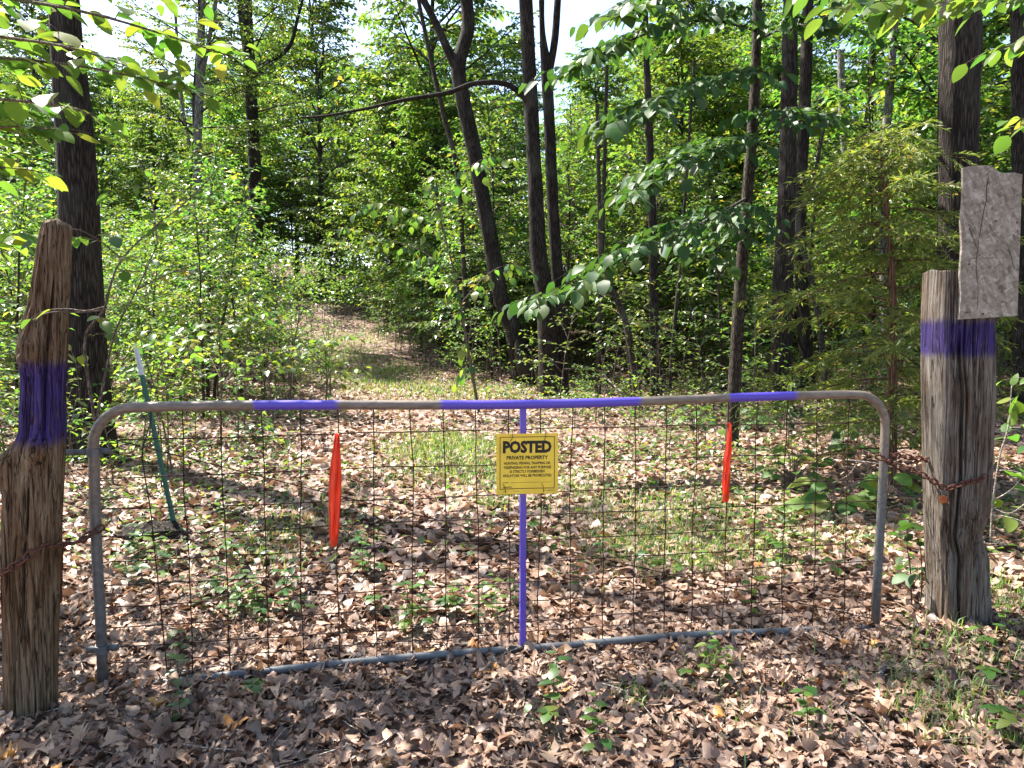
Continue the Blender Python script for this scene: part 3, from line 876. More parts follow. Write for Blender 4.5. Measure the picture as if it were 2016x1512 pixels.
for k, z_ in enumerate(hz):
    n = 60; xs = np.linspace(0.0, LEN, n)
    sag = np.cumsum(rw.normal(0, 0.0016, n)); sag -= np.linspace(sag[0], sag[-1], n)
    g = G(); add_tube(g, np.column_stack([xs, 0.003 + rw.normal(0, 0.001, n), z_ + sag - 0.004 * np.sin(xs / LEN * math.pi)]), WR, 5)
    g.obj('horizontal_wire', M['wire'], gate)
# diagonal brace cable
q = np.column_stack([np.linspace(0.01, LEN - 0.03, 80), np.full(80, 0.008), np.linspace(gz(190, 857), 0.03, 80) - 0.02 * np.sin(np.linspace(0, math.pi, 80))])
g = G()
for ph in (0, math.pi):
    tw = np.arange(80) * 1.7 + ph
    add_tube(g, q + np.column_stack([np.zeros(80), np.cos(tw) * 0.0016, np.sin(tw) * 0.0016]), 0.0018, 5)
g.obj('brace_cable', M['wire'], gate)
# wire ties round the bottom rail
for px in (640, 960, 1310):
    xx = gx(px, 1280); g = G()
    z_ = np.interp(xx, [b_[0] for b_ in bp], [b_[2] for b_ in bp])
    for k in range(3):
        th = np.linspace(0, 2 * math.pi, 14)
        add_tube(g, np.column_stack([xx + k * 0.005 + 0.002 * np.sin(th), 0.0205 * np.cos(th), z_ + 0.0205 * np.sin(th)]), 0.0015, 4, cap=False)
    g.obj('wire_tie', M['rust'], gate)
# hinge clamps at the left end
for z_, lo, hi in ((gz(180, 890), -0.10, 0.055), (gz(195, 1278), -0.055, 0.06)):
    g = G()
    box(g, (-0.06 if lo < -0.08 else -0.035, 0, z_), (0.09 if lo < -0.08 else 0.05, 0.012, 0.024)); box(g, (0.042, 0, z_ + 0.003), (0.05, 0.012, 0.024))
    th = np.linspace(0, 2 * math.pi, 17)
    V, Fq = tube(np.array([[0, 0, z_ - 0.016], [0, 0, z_ + 0.016]]), 0.0275, 20); g.add(V, Fq)
    V, Fq = tube(np.array([[0, 0, z_ + 0.016], [0, 0, z_ + 0.0161]]), np.array([0.0275, 0.021]), 20); g.add(V, Fq)
    V, Fq = tube(np.array([[0, 0, z_ - 0.0161], [0, 0, z_ - 0.016]]), np.array([0.021, 0.0275]), 20); g.add(V, Fq)
    add_tube(g, np.array([[0.052, -0.018, z_ + 0.003], [0.052, 0.02, z_ + 0.003]]), 0.006, 8)
    g.obj('hinge_clamp', M['galv'], gate)

# ================================================================== SIGN
sgx0, sgx1 = gx(975, 910), gx(1095, 910)
sw = sgx1 - sgx0; sh = gz(1035, 852) - gz(1035, 969)
sc_ = ((sgx0 + sgx1) / 2, (gz(1035, 852) + gz(1035, 969)) / 2)
gm = Matrix.Translation((GL[0], GL[1], 0)) @ Matrix.Rotation(grz, 4, 'Z')
sp = gm @ Vector((sc_[0], -0.030, sc_[1]))
sign = thing('notice_sign', 'yellow square notice reading POSTED wired to the middle of the gate', 'sign', sp, grz)
sign.rotation_euler = (math.radians(-2), math.radians(0.6), grz)
n = 16; g = G()
us = np.linspace(-0.5, 0.5, n)
U, W_ = np.meshgrid(us, us)
bow = 0.004 * (U * 2) ** 2 + 0.003 * np.sin(U * 5 + W_ * 3)
for yo in (0.0, 0.0012):
    g.add(np.stack([U * sw, -bow + yo, W_ * sh], -1).reshape(-1, 3),
          np.array([[a * n + b_, a * n + b_ + 1, (a + 1) * n + b_ + 1, (a + 1) * n + b_] for a in range(n - 1) for b_ in range(n - 1)]))
g.obj('panel', M['yellow'], sign)
def on_sign(u, w_, proud=0.0006):
    return [u * sw, -(0.004 * (u * 2) ** 2 + 0.003 * math.sin(u * 5 + w_ * 3)) - proud, w_ * sh]
def strip(name, pts, wd, mat):
    """flat printed line on the panel through (u,w) points"""
    P_ = np.array(pts); tt = np.linspace(0, 1, 24); seg = np.column_stack([np.interp(tt, np.linspace(0, 1, len(P_)), P_[:, k]) for k in (0, 1)])
    dd = np.gradient(seg, axis=0); dd /= np.linalg.norm(dd, axis=1)[:, None]
    nn = np.column_stack([-dd[:, 1], dd[:, 0]]) * wd / 2
    a = [on_sign(*(p + q_)) for p, q_ in zip(seg, nn)]; b_ = [on_sign(*(p - q_)) for p, q_ in zip(seg, nn)]
    g = G(); g.add(np.array(a + b_), np.array([[k, k + 24, k + 25, k + 1] for k in range(23)])); return g.obj(name, mat, sign)
for a, b_ in (((-0.445, 0.445), (0.445, 0.445)), ((0.44, 0.445), (0.44, -0.405)), ((0.445, -0.41), (-0.445, -0.41)), ((-0.44, -0.405), (-0.44, 0.445))):
    strip('border_line', [a, b_], 0.012, M['brown_ink'])
strip('name_line', [(-0.27, -0.31), (0.39, -0.31)], 0.005, M['brown_ink'])
dg = bpy.context.evaluated_depsgraph_get()
def lettering(text, u0, u1, w0, w1, mat, bold=0.02, name='lettering'):
    cu = bpy.data.curves.new('lettering', 'FONT'); cu.body = text; cu.offset = bold; cu.resolution_u = 2
    to = bpy.data.objects.new('lettering_tmp', cu); COL.objects.link(to)
    bpy.context.view_layer.update()
    me = bpy.data.meshes.new_from_object(to.evaluated_get(bpy.context.evaluated_depsgraph_get()))
    bpy.data.objects.remove(to); bpy.data.curves.remove(cu)
    co = np.zeros(len(me.vertices) * 3, np.float32); me.vertices.foreach_get('co', co); co = co.reshape(-1, 3)
    mn, mx = co.min(0), co.max(0)
    u = u0 + (co[:, 0] - mn[0]) / (mx[0] - mn[0]) * (u1 - u0); v = w0 + (co[:, 1] - mn[1]) / (mx[1] - mn[1]) * (w1 - w0)
    nv = np.stack([u * sw, -(0.004 * (u * 2) ** 2 + 0.003 * np.sin(u * 5 + v * 3)) - 0.0007, v * sh], -1)
    me.vertices.foreach_set('co', nv.astype(np.float32).ravel()); me.update()
    me.materials.clear(); me.materials.append(mat); me.name = name
    return link(name, me, sign)
lettering('POSTED', -0.395, 0.395, 0.175, 0.385, M['black'], 0.055)
lettering('PRIVATE PROPERTY', -0.335, 0.335, 0.070, 0.135, M['black'], 0.035)
lettering('HUNTING, FISHING, TRAPPING OR', -0.375, 0.375, -0.020, 0.034, M['black'], 0.03)
lettering('TRESPASSING FOR ANY PURPOSE', -0.385, 0.385, -0.083, -0.036, M['black'], 0.03)
lettering('IS STRICTLY FORBIDDEN', -0.28, 0.28, -0.150, -0.103, M['black'], 0.03)
lettering('VIOLATORS WILL BE PROSECUTED', -0.395, 0.395, -0.218, -0.171, M['black'], 0.03)
lettering('NAME', -0.395, -0.305, -0.315, -0.297, M['black'], 0.02)
lettering('ADDRESS', -0.395, -0.25, -0.395, -0.372, M['black'], 0.02)
for k in range(9):     # small bar marks at the lower right corner
    strip('bar_mark', [(0.355 + k * 0.011, -0.465), (0.355 + k * 0.011, -0.43)], 0.004 + 0.003 * (k % 3 == 0), M['grey_ink'])
for u in (-0.40, -0.22, 0.26):
    strip('small_print', [(u, -0.452), (u + 0.10, -0.452)], 0.008, M['grey_ink'])
for u, v in ((-0.25, 0.5), (0.29, 0.5), (-0.36, -0.46), (0.26, -0.46)):   # wire ties through the sign
    s_ = 1 if v > 0 else -1
    pts = [on_sign(u - 0.03, v - 0.13 * s_, 0.002), on_sign(u, v - 0.07 * s_, 0.006), on_sign(u + 0.005, v - 0.0 * s_, 0.004), [(u + 0.02) * sw, 0.012, (v + 0.05 * s_) * sh]]
    g = G(); add_tube(g, smooth_path(pts, 12), 0.0014, 5); g.obj('wire_tie', M['rust'], sign)

# ================================================================== FLAGGING TAPE
def tape(px_pts, widths, label, fold):
    q0 = gm @ Vector((gx(px_pts[0][0], px_pts[0][1]), -0.006, gz(*px_pts[0])))
    root = thing('flagging_tape', label, 'ribbon', q0, grz, 'orange tapes tied to the gate wires')
    ax = gx(px_pts[0][0], px_pts[0][1]); az_ = gz(*px_pts[0])
    pc = np.array([[gx(a, b_) - ax, gz(a, b_) - az_] for a, b_ in px_pts])
    pc = smooth_path(pc, 40); wv = np.interp(np.linspace(0, 1, 40), np.linspace(0, 1, len(widths)), widths)
    for layer, (sh_, kw) in enumerate(((0.0, 1.0), (fold, 0.72))):
        g = G(); cols = 7; V = []
        for k in range(40):
            t = k / 39
            for c_ in range(cols):
                u = (c_ / (cols - 1) - 0.5)
                end = 0.0
                if k > 36: end = (0.012 if layer == 0 else 0.03) * (abs(u) if layer == 0 else (u + 0.5)) * (k - 36) / 3
                V.append([pc[k, 0] + sh_ * (0.3 + t) + u * wv[k] * kw, -0.004 - 0.010 * layer - 0.011 * math.sin(u * 8 + 4 * t + 2 * layer) - 0.004 * math.sin(t * 23 + u * 11) - 0.012 * t, pc[k, 1] + end + (0.0 if layer == 0 else 0.03 * t)])
        g.add(np.array(V), np.array([[a * cols + b_, a * cols + b_ + 1, (a + 1) * cols + b_ + 1, (a + 1) * cols + b_] for a in range(39) for b_ in range(cols - 1)]))
        g.obj('tail', M['orange'], root)
    g = G(); th = np.linspace(0, 2 * math.pi, 12)
    add_tube(g, np.column_stack([0.007 * np.cos(th), 0.004 + 0.008 * np.sin(th), 0.004 * np.sin(th * 2)]), 0.006, 6, cap=False)
    g.obj('knot', M['orange'], root)
tape([(664, 856), (662, 900), (660, 950), (659, 1000), (658, 1040), (657, 1074)], [0.016, 0.036, 0.052, 0.056, 0.050, 0.042, 0.030], 'longer and broader orange tape tied to the gate mesh nearer the log post', 0.004)
tape([(1435, 835), (1433, 870), (1429, 910), (1426, 950), (1423, 988)], [0.010, 0.030, 0.036, 0.034, 0.022], 'shorter and narrower orange tape tied to the gate mesh near the padlocked end', -0.008)

# ================================================================== CHAINS AND PADLOCK
def link_mesh(ln, wd, r, mat):
    th = np.linspace(0, 2 * math.pi, 17)[:-1]
    c_ = np.column_stack([np.sign(np.cos(th)) * (ln - wd) / 2 + np.cos(th) * wd / 2, np.sin(th) * wd / 2, np.zeros(16)])
    c_ = np.vstack([c_, c_[:1]]); g = G(); V, Fq = tube(np.vstack([c_[-2:-1], c_, c_[1:2]]), r, 7)
    V2, F2 = V[7:-7], tube(c_, r, 7)[1]
    g.add(V2, F2); return g.mesh('link', mat, True)
LK = link_mesh(0.042, 0.025, 0.0045, M['rust'])
def chain(name, label, pts, parent_loc, group=None):
    pts = np.asarray(pts); seg = np.linalg.norm(np.diff(pts, axis=0), axis=1); cum = np.concatenate([[0], np.cumsum(seg)])
    root = thing(name, label, 'chain', pts[0], 0, group)
    n = int(cum[-1] / 0.0305)
    for k in range(n):
        s = (k + 0.5) * cum[-1] / n
        p = np.array([np.interp(s, cum, pts[:, c_]) for c_ in range(3)])
        t = np.array([np.interp(min(s + 0.012, cum[-1]), cum, pts[:, c_]) - np.interp(max(s - 0.012, 0), cum, pts[:, c_]) for c_ in range(3)])
        xv = Vector(t).normalized(); zv = Vector((0, -0.35, 1)) if k % 2 else Vector((0, 1, 0.35))
        yv = zv.cross(xv).normalized(); zv = xv.cross(yv)
        o = bpy.data.objects.new('link', LK); COL.objects.link(o); o.parent = root
        o.matrix_local = Matrix.Translation(Vector(p - pts[0])) @ Matrix((xv, yv, zv)).transposed().to_4x4()
    return root
# left chain: from the gate end tube, across the face of the log post, round its back
gp = lambda s, y_, z_: np.array(gm @ Vector((s, y_, z_)))
lc_z = zat(1130, YL)
r_at = 0.128
pl = [gp(0.03, -0.02, gz(200, 1035)), gp(0.0, -0.032, gz(188, 1045)), gp(-0.03, -0.02, gz(175, 1052)), P(150, 1068, 2.92)]
for a, zpy in ((-0.55, 1083), (-0.95, 1100), (-1.35, 1116), (-1.75, 1125), (-2.2, 1133), (-2.7, 1142)):
    pl.append(np.array([x0 + r_at * math.cos(a) + 0.0, YL + r_at * math.sin(a), zat(zpy, YL - 0.1)]))
chain('chain', 'rusty chain tying the gate end tube round the cedar log post', smooth_path(pl, 60), None, None)
hl = [P(118, 1075, 2.98), P(117, 1105, 2.98), P(116, 1140, 2.98), P(115, 1185, 2.98)]
chain('chain_tail', 'loose rusty chain end dangling behind the cedar log post', smooth_path(hl, 20), None, None)
# right chain: gate end -> post front -> round the post
f_y = YR - 0.125
zl = P(1861, 962, f_y)
pr = [gp(LEN - 0.05, -0.01, gz(1722, 898)), gp(LEN, -0.03, gz(1740, 905)), gp(LEN + 0.05, -0.01, gz(1765, 914)), P(1800, 927, f_y + 0.02), P(1830, 943, f_y - 0.01), zl]
chain('chain', 'rusty chain looped from the gate end to the padlock on the timber post', smooth_path(pr, 50), None, None)
pr = [P(1868, 962, f_y - 0.01), P(1895, 952, f_y - 0.012), P(1925, 945, f_y - 0.008), P(1945, 932, f_y + 0.04), P(1948, 925, YR), P(1945, 920, YR + 0.15)]
chain('chain', 'rusty chain running from the padlock round the far side of the timber post', smooth_path(pr, 40), None, None)
pr = [gp(LEN + 0.02, 0.03, gz(1742, 897)), P(1775, 898, f_y + 0.1), P(1810, 903, f_y + 0.12), P(1832, 906, f_y + 0.14)]
chain('chain', 'upper rusty chain strand between the gate end and the timber post side', smooth_path(pr, 30), None, None)
lock = thing('padlock', 'small tarnished brass padlock hanging from the chain on the timber post', 'padlock', P(1858, 968, f_y - 0.012), math.radians(25))
g = G(); box(g, (-0.002, 0, -0.038), (0.036, 0.018, 0.034)); box(g, (-0.002, 0, -0.0555), (0.032, 0.015, 0.003)); g.obj('body', M['brass'], lock, smooth=False)
th = np.linspace(0, math.pi, 12)
g = G(); add_tube(g, np.vstack([[[0.011, 0, -0.022]], np.column_stack([0.011 * np.cos(th), np.zeros(12), -0.008 + 0.013 * np.sin(th)]), [[-0.011, 0, -0.022]]]), 0.003, 7); g.obj('shackle', M['galv'], lock)
th = np.linspace(0, 2 * math.pi, 20)
g = G(); add_tube(g, np.column_stack([0.030 + 0.013 * np.cos(th), 0.004 * np.sin(th), -0.052 + 0.014 * np.sin(th)]), 0.0036, 7, cap=False); g.obj('ring', M['rust'], lock)

# ================================================================== T-POST
tb = ground_at(343, 1052); tt_ = P(264, 686, tb[1] + 0.02)
axis = tt_ - tb; hgt = np.linalg.norm(axis)
tp = thing('steel_fence_post', 'leaning green steel fence post with a white tip behind the gate', 'post', tb)
tp.rotation_mode = 'QUATERNION'; tp.rotation_quaternion = Vector(axis).to_track_quat('Z', 'Y') @ Matrix.Rotation(0.5, 4, 'Z').to_quaternion()
def tee(z0, z1):
    g = G(); box(g, (0, 0, (z0 + z1) / 2), (0.040, 0.0055, z1 - z0)); box(g, (0, 0.017, (z0 + z1) / 2), (0.005, 0.029, z1 - z0 - 0.001)); return g
tee(-0.25, hgt * 0.857).obj('shaft', M['post_green'], tp, smooth=False); tee(hgt * 0.857, hgt).obj('white_tip', M['post_white'], tp, smooth=False)
for k in range(19):
    z_ = 0.12 + k * (hgt - 0.2) / 19
    g = G(); box(g, (0, -0.0065, 0), (0.022, 0.0075, 0.017)); o = g.obj('stud', M['post_green'] if z_ < hgt * 0.857 else M['post_white'], tp, smooth=False); o.location = (0, 0, z_)
# clod of roots by its foot
rr = np.random.default_rng(9)
cl = G()
cp = ground_at(300, 1058)
n_, m_ = 20, 12
th = np.linspace(0, 2 * math.pi, n_, endpoint=False); ph = np.linspace(-0.4, math.pi / 2, m_)
TH, PH = np.meshgrid(th, ph)
rad = 0.19 * (1 + 0.5 * (vnoise(TH * 2, PH * 3, 4, 12) - 0.5) + 0.4 * (vnoise(TH * 5, PH * 8, 8) - 0.5))
cl.add(np.stack([rad * np.cos(PH) * np.cos(TH) * 1.2, rad * np.cos(PH) * np.sin(TH) * 0.8, rad * np.sin(PH) * 0.55], -1).reshape(-1, 3),
       np.array([[a * n_ + b_, a * n_ + (b_ + 1) % n_, (a + 1) * n_ + (b_ + 1) % n_, (a + 1) * n_ + b_] for a in range(m_ - 1) for b_ in range(n_)]))
clod = cl.obj('root_clod', M['bark'], loc=cp); tag(clod, 'dark clod of earth and roots at the foot of the green steel post', 'clod')

# ================================================================== TREES: shared crowns
rngv = np.random.default_rng(77)
CROWNS = []
for k, (hc, rr_, nl) in enumerate(((11, 4.4, 24), (12, 3.8, 24), (10, 4.8, 24), (13, 4.0, 26))):
    B, L = tall_crown(100 + k, hc, 0.0, rr_, nl, 0.19, 0.075, 0.13)
    CROWNS.append((B.mesh('branches', M['bark_thin']), leaf_mesh('crown', L, DI, M['leaf'], rngv), L.count()))
FAR = []
for k, (hc, cb, rr_, nl) in enumerate(((16, 2.2, 3.8, 44), (19, 2.6, 4.2, 46), (13, 1.4, 3.6, 40))):
    B, L = tall_crown(200 + k, hc, cb, rr_, nl, 0.25, 0.085, 0.16)
    S = G(); add_tube(S, [[0, 0, -0.5], [0.02, 0, 0.3], [0, 0, cb]], [0.26, 0.19, 0.16], 9, cap=False)
    FAR.append((S.mesh('trunk', M['bark']), B.mesh('branches', M['bark_thin']), leaf_mesh('crown', L, DI, M['leaf' if k != 2 else 'leaf_bright'], rngv), L.count()))
UND = []
for k, (H, cb, rr_, nb, lf, sp_, r0) in enumerate(((5.2, 0.9, 2.0, 44, 0.145, 0.055, 0.035), (6.5, 1.1, 2.3, 52, 0.15, 0.058, 0.045), (4.2, 0.8, 1.8, 38, 0.135, 0.052, 0.028), (8.0, 1.5, 2.6, 62, 0.16, 0.06, 0.06), (7.0, 1.8, 2.2, 52, 0.15, 0.058, 0.05))):
    S, B, L = understory(300 + k, H, cb, rr_, nb, lf, sp_, r0, lean=0.08, twig_every=0.17)
    mats = [M['leaf'], M['leaf'], M['leaf_bright'], M['leaf'], M['leaf_bright']][k]
    UND.append((S.mesh('trunk', M['bark_thin']), B.mesh('branches', M['twig']), leaf_mesh('crown', L, DI, mats, rngv), L.count()))
SHR = []; SHL = []
for k, (H, cb, rr_, nb, lf, sp_, r0) in enumerate(((1.5, 0.35, 0.75, 14, 0.095, 0.055, 0.010), (2.2, 0.55, 0.95, 16, 0.10, 0.058, 0.014), (1.0, 0.2, 0.6, 11, 0.085, 0.05, 0.007), (2.8, 0.9, 1.05, 17, 0.105, 0.06, 0.018))):
    S, B, L = understory(400 + k, H, cb, rr_, nb, lf, sp_, r0, twig_every=0.17, lean=0.15)
    SHR.append((S.mesh('stem', M['twig']), B.mesh('branches', M['twig']), leaf_mesh('foliage', L, DI, M['leaf' if k % 2 else 'leaf_bright'], rngv), L.count())); SHL.append(L.arr())
for k, (hc, rr_, nl) in enumerate(((11, 4.2, 18), (11, 3.8, 20))):
    B, L = tall_crown(150 + k, hc, 0.0, rr_, nl, 0.18, 0.085, 0.13, (3, 5)[k])
    CROWNS.append((B.mesh('branches', M['bark_thin']), leaf_mesh('crown', L, DI, M['leaf'], rngv), L.count()))
print('LEAVES', [c_[-1] for c_ in CROWNS + FAR + UND + SHR])

def child(name, mesh, root, loc=(0, 0, 0), rz=0.0, s=1.0):
    o = bpy.data.objects.new(name, mesh); COL.objects.link(o); o.parent = root
    o.location = loc; o.rotation_euler = (0, 0, rz); o.scale = (s, s, s)
    return o

def plant(proto, names, name, label, cat, x, y, s, rz, group, lean=(0, 0)):
    root = thing(name, label, cat, (x, y, tz(x, y)), rz, group)
    root.rotation_euler = (lean[0], lean[1], rz); root.scale = (s, s, s)
    for nm, me in zip(names, proto): child(nm, me, root)
    return root

def key_tree(label, rows, Y, crown=None, cb=7.5, mat='bark', sides=28, ridge=0.06, forks=(), cs=1.0, top=None, cyaw=0.0, flare=1.35, name='oak_tree', cz=None, coff=(0, 0)):
    """trunk measured from the photograph at its real distance, carried up to its crown"""
    pts = np.array([P(a, b_, Y) for a, b_, _ in rows]); rad = np.array([w_ * Y / F / 2 * 0.93 for *_, w_ in rows])
    bx, by = pts[0][0], Y; bz = tz(bx, by)
    if pts[0][2] > bz + 0.15:      # foot hidden: carry it down to the ground
        pts = np.vstack([[pts[0][0] + (pts[0][0] - pts[1][0]) * 0.3, Y, bz], pts]); rad = np.concatenate([[rad[0] * 1.05], rad])
    else: pts[0][2] = bz
    bx = pts[0][0]
    d = pts[-1] - pts[-2]; d /= np.linalg.norm(d)
    d = d * 0.6 + np.array([0, 0, 0.4]); d /= np.linalg.norm(d)
    zt_ = max(cb + 2.5, pts[-1][2] + 1.0) if top is None else top
    q = pts[-1]
    while q[2] < zt_:
        q = q + d * 0.9 / d[2]; pts = np.vstack([pts, q]); rad = np.append(rad, rad[-1] * 0.94)
    lo = np.array([pts[0][0], Y, bz - 0.3]); 
    pts = np.vstack([lo, pts]); rad = np.concatenate([[rad[0] * flare], rad]); rad[1] *= (1 + flare) / 2
    n = max(60, int((pts[-1][2] - bz) * 14))
    sp3 = smooth_path(np.column_stack([pts, rad]), n)
    org = np.array([bx, Y, bz])
    seed = int(abs(bx * 100)) + int(Y * 10)
    ln = np.concatenate([[0], np.cumsum(np.linalg.norm(np.diff(sp3[:, :3], axis=0), axis=1))])
    def fn(th, kk):
        z = ln[kk.astype(int)]; u = th / (2 * math.pi)
        return 1 + ridge * ((vnoise(u * 18, z * 2.2, seed, 18) - 0.5) * 1.6 + (vnoise(u * 7, z * 0.8, seed + 1, 7) - 0.5) * 1.6)
    root = thing(name, label, 'tree', org)
    g = G(); V, Fq = tube(sp3[:, :3] - org, sp3[:, 3], sides, fn=fn); g.add(V, Fq)
    tr = g.obj('trunk', M[mat], root)
    tip = pts[-1] - org
    for fk in forks:
        fp = np.array([P(a, b_, Y + dy) for a, b_, _, dy in fk]) - org; fr = np.array([w_ * Y / F / 2 for _, _, w_, _ in fk])
        g = G(); add_tube(g, smooth_path(fp, 24), np.interp(np.linspace(0, 1, 24), np.linspace(0, 1, len(fr)), fr), 12, cap=False); g.obj('limb', M[mat], root)
    if crown is not None:
        cr = CROWNS[crown]
        if cz is not None: tip = np.array([np.interp(cz, sp3[:, 2] - org[2], sp3[:, 0] - org[0]), 0.0, cz + 1.5])
        tip = tip + np.array([coff[0], coff[1], 0])
        child('branches', cr[0], root, (tip[0], tip[1], tip[2] - 1.5), cyaw, cs); child('crown', cr[1], root, (tip[0], tip[1], tip[2] - 1.5), cyaw, cs)
    return root, org

T1, o1 = key_tree('big dark-barked oak trunk standing close behind the cedar log post', [(178, 880, 92), (170, 700, 82), (161, 520, 77), (152, 350, 75), (142, 220, 70), (132, 100, 62), (124, -20, 56)], 8.6, 4, 7.0, ridge=0.05, sides=64, cs=0.85, coff=(-1.3, 0.3))  # unseen crown thinned and shifted so sun reaches the right foreground
key_tree('pale grey trunk seen through the sunlit leaves, slim side stem at its left', [(388, 560, 22), (388, 300, 19), (392, 200, 17), (398, 0, 14)], 27, 1, 6.5, 'bark_grey', 14, cz=6.5, cs=0.72, forks=[[(380, 310, 8, 0), (362, 230, 7, 0), (352, 130, 6, 0), (345, 20, 5, 0)], [(394, 170, 9, 0), (415, 60, 8, 0), (430, -30, 7, 0)]])
key_tree('brown trunk with a long limb bending up to one side beyond the bright shrubs', [(508, 548, 26), (500, 300, 26), (492, 150, 24), (485, 0, 22)], 31, 3, 8, 'bark', 16, cz=8.0, cs=0.72, forks=[[(496, 155, 12, 0), (530, 125, 10, 0), (570, 90, 8, 0), (585, 40, 6, 0), (598, -10, 5, 0)], [(490, 140, 12, 0), (478, 60, 12, 0), (470, -20, 11, 0)]])
T4, o4 = key_tree('leaning forked oak with a hollow blackened foot beside the track', [(1035, 752, 46), (1010, 650, 37), (985, 580, 34), (960, 440, 32), (932, 290, 30), (912, 200, 30), (903, 130, 30), (922, 50, 27), (914, -30, 25)], 19.5, 2, 11, 'bark', 26, forks=[[(900, 140, 18, 0), (878, 90, 16, 0), (855, 40, 14, 0), (828, -10, 13, 0)]])
key_tree('thin dark trunk leaning towards the forked oak', [(915, 560, 10), (900, 340, 10), (872, 220, 10), (847, 110, 9), (822, -10, 8)], 21, None, 9, 'bark_thin', 10, top=11)
T5, o5 = key_tree('thicker of the twin trunks rising together right of the hollow oak', [(1082, 778, 42), (1074, 600, 38), (1060, 500, 35), (1053, 350, 30), (1045, 200, 30), (1040, 100, 29), (1034, -20, 27)], 16.5, 3, 10, 'bark', 28,
         forks=[[(1042, 205, 12, 0), (1018, 178, 11, -0.3), (985, 163, 10, -0.6), (930, 165, 9, -0.8), (880, 183, 8, -1.0), (800, 196, 7, -1.2), (720, 214, 5, -1.3), (640, 228, 4, -1.4), (590, 232, 3, -1.5)]])
key_tree('slimmer twin trunk that forks in two above', [(1106, 778, 26), (1101, 600, 26), (1088, 400, 24), (1082, 250, 23), (1076, 140, 22), (1068, 60, 12), (1066, -20, 12)], 16.9, None, 10, 'bark', 22, top=10.5, forks=[[(1080, 150, 14, 0), (1092, 80, 14, 0), (1098, 0, 13, 0), (1100, -40, 12, 0)]])
key_tree('straight slim dark trunk between the twin trunks and the broad-leaved tree', [(1293, 778, 23), (1288, 600, 19), (1283, 400, 17), (1276, 200, 14), (1272, 90, 12)], 16, 1, 9, 'bark', 16, cs=0.7)
key_tree('large straight dark trunk with a second trunk close behind it', [(1541, 790, 46), (1540, 600, 42), (1549, 400, 36), (1553, 200, 32), (1558, -20, 28)], 13.5, 2, 9.5, 'bark', 30)
key_tree('dark trunk half hidden behind the large straight trunk', [(1592, 780, 26), (1578, 560, 25), (1576, 400, 24), (1584, 200, 24), (1592, -20, 20)], 17.5, None, 10, 'bark', 18, top=12)
key_tree('bent thin trunk leaning away from the large straight trunk', [(1620, 700, 12), (1600, 560, 12), (1570, 440, 12), (1590, 390, 9), (1605, 340, 7)], 15, None, 5, 'bark_thin', 10, top=5.0)
T10, o10 = key_tree('massive dark trunk standing behind the strand board', [(1886, 905, 92), (1885, 600, 80), (1885, 300, 76), (1890, 100, 75), (1890, -20, 72)], 8.2, 5, 7.0, ridge=0.05, sides=64, cyaw=1.0)
key_tree('slender grey trunk behind the cedar with a branch stub', [(1745, 790, 21), (1740, 350, 20), (1750, 200, 17), (1762, 30, 14)], 19, 0, 11, 'bark_grey', 14, forks=[[(1752, 170, 8, 0), (1775, 120, 7, 0), (1795, 95, 6, 0)]], cs=0.8)
key_tree('dark trunk beyond the strand board side of the wood', [(2012, 700, 34), (2008, 300, 30), (2004, -10, 26)], 13, 3, 10, 'bark', 16, cs=0.8)
key_tree('sunlit pinkish trunk deep in the wood behind the cedar', [(1676, 620, 22), (1672, 400, 18), (1660, 250, 16), (1655, 100, 14)], 25, None, 10, 'bark_grey', 12, top=9)
key_tree('slim dark trunk beside the sunlit pinkish trunk', [(1712, 700, 16), (1708, 330, 18), (1716, 150, 14)], 22, None, 10, 'bark', 12, top=10)
key_tree('thin trunk leaning over from the slim straight trunk', [(1258, 800, 15), (1238, 660, 14), (1215, 590, 13), (1186, 530, 12), (1180, 400, 9)], 14, None, 5, 'bark_thin', 12, top=5.5)
key_tree('short dark stem among the shrubs right of the twin trunks', [(1178, 770, 12), (1180, 640, 11), (1186, 480, 9)], 15.5, None, 5, 'bark_thin', 10, top=6)
key_tree('thin curved stem in front of the deep wood beside the broad-leaved tree', [(1318, 760, 9), (1330, 620, 9), (1340, 520, 7)], 17, None, 5, 'bark_thin', 8, top=7)
# hollow at the foot of the leaning oak
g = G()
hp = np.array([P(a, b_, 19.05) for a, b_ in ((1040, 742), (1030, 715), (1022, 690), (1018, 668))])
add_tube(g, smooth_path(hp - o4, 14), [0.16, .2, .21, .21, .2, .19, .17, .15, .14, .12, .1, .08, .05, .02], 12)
g.obj('charred_hollow', M['black'], T4)

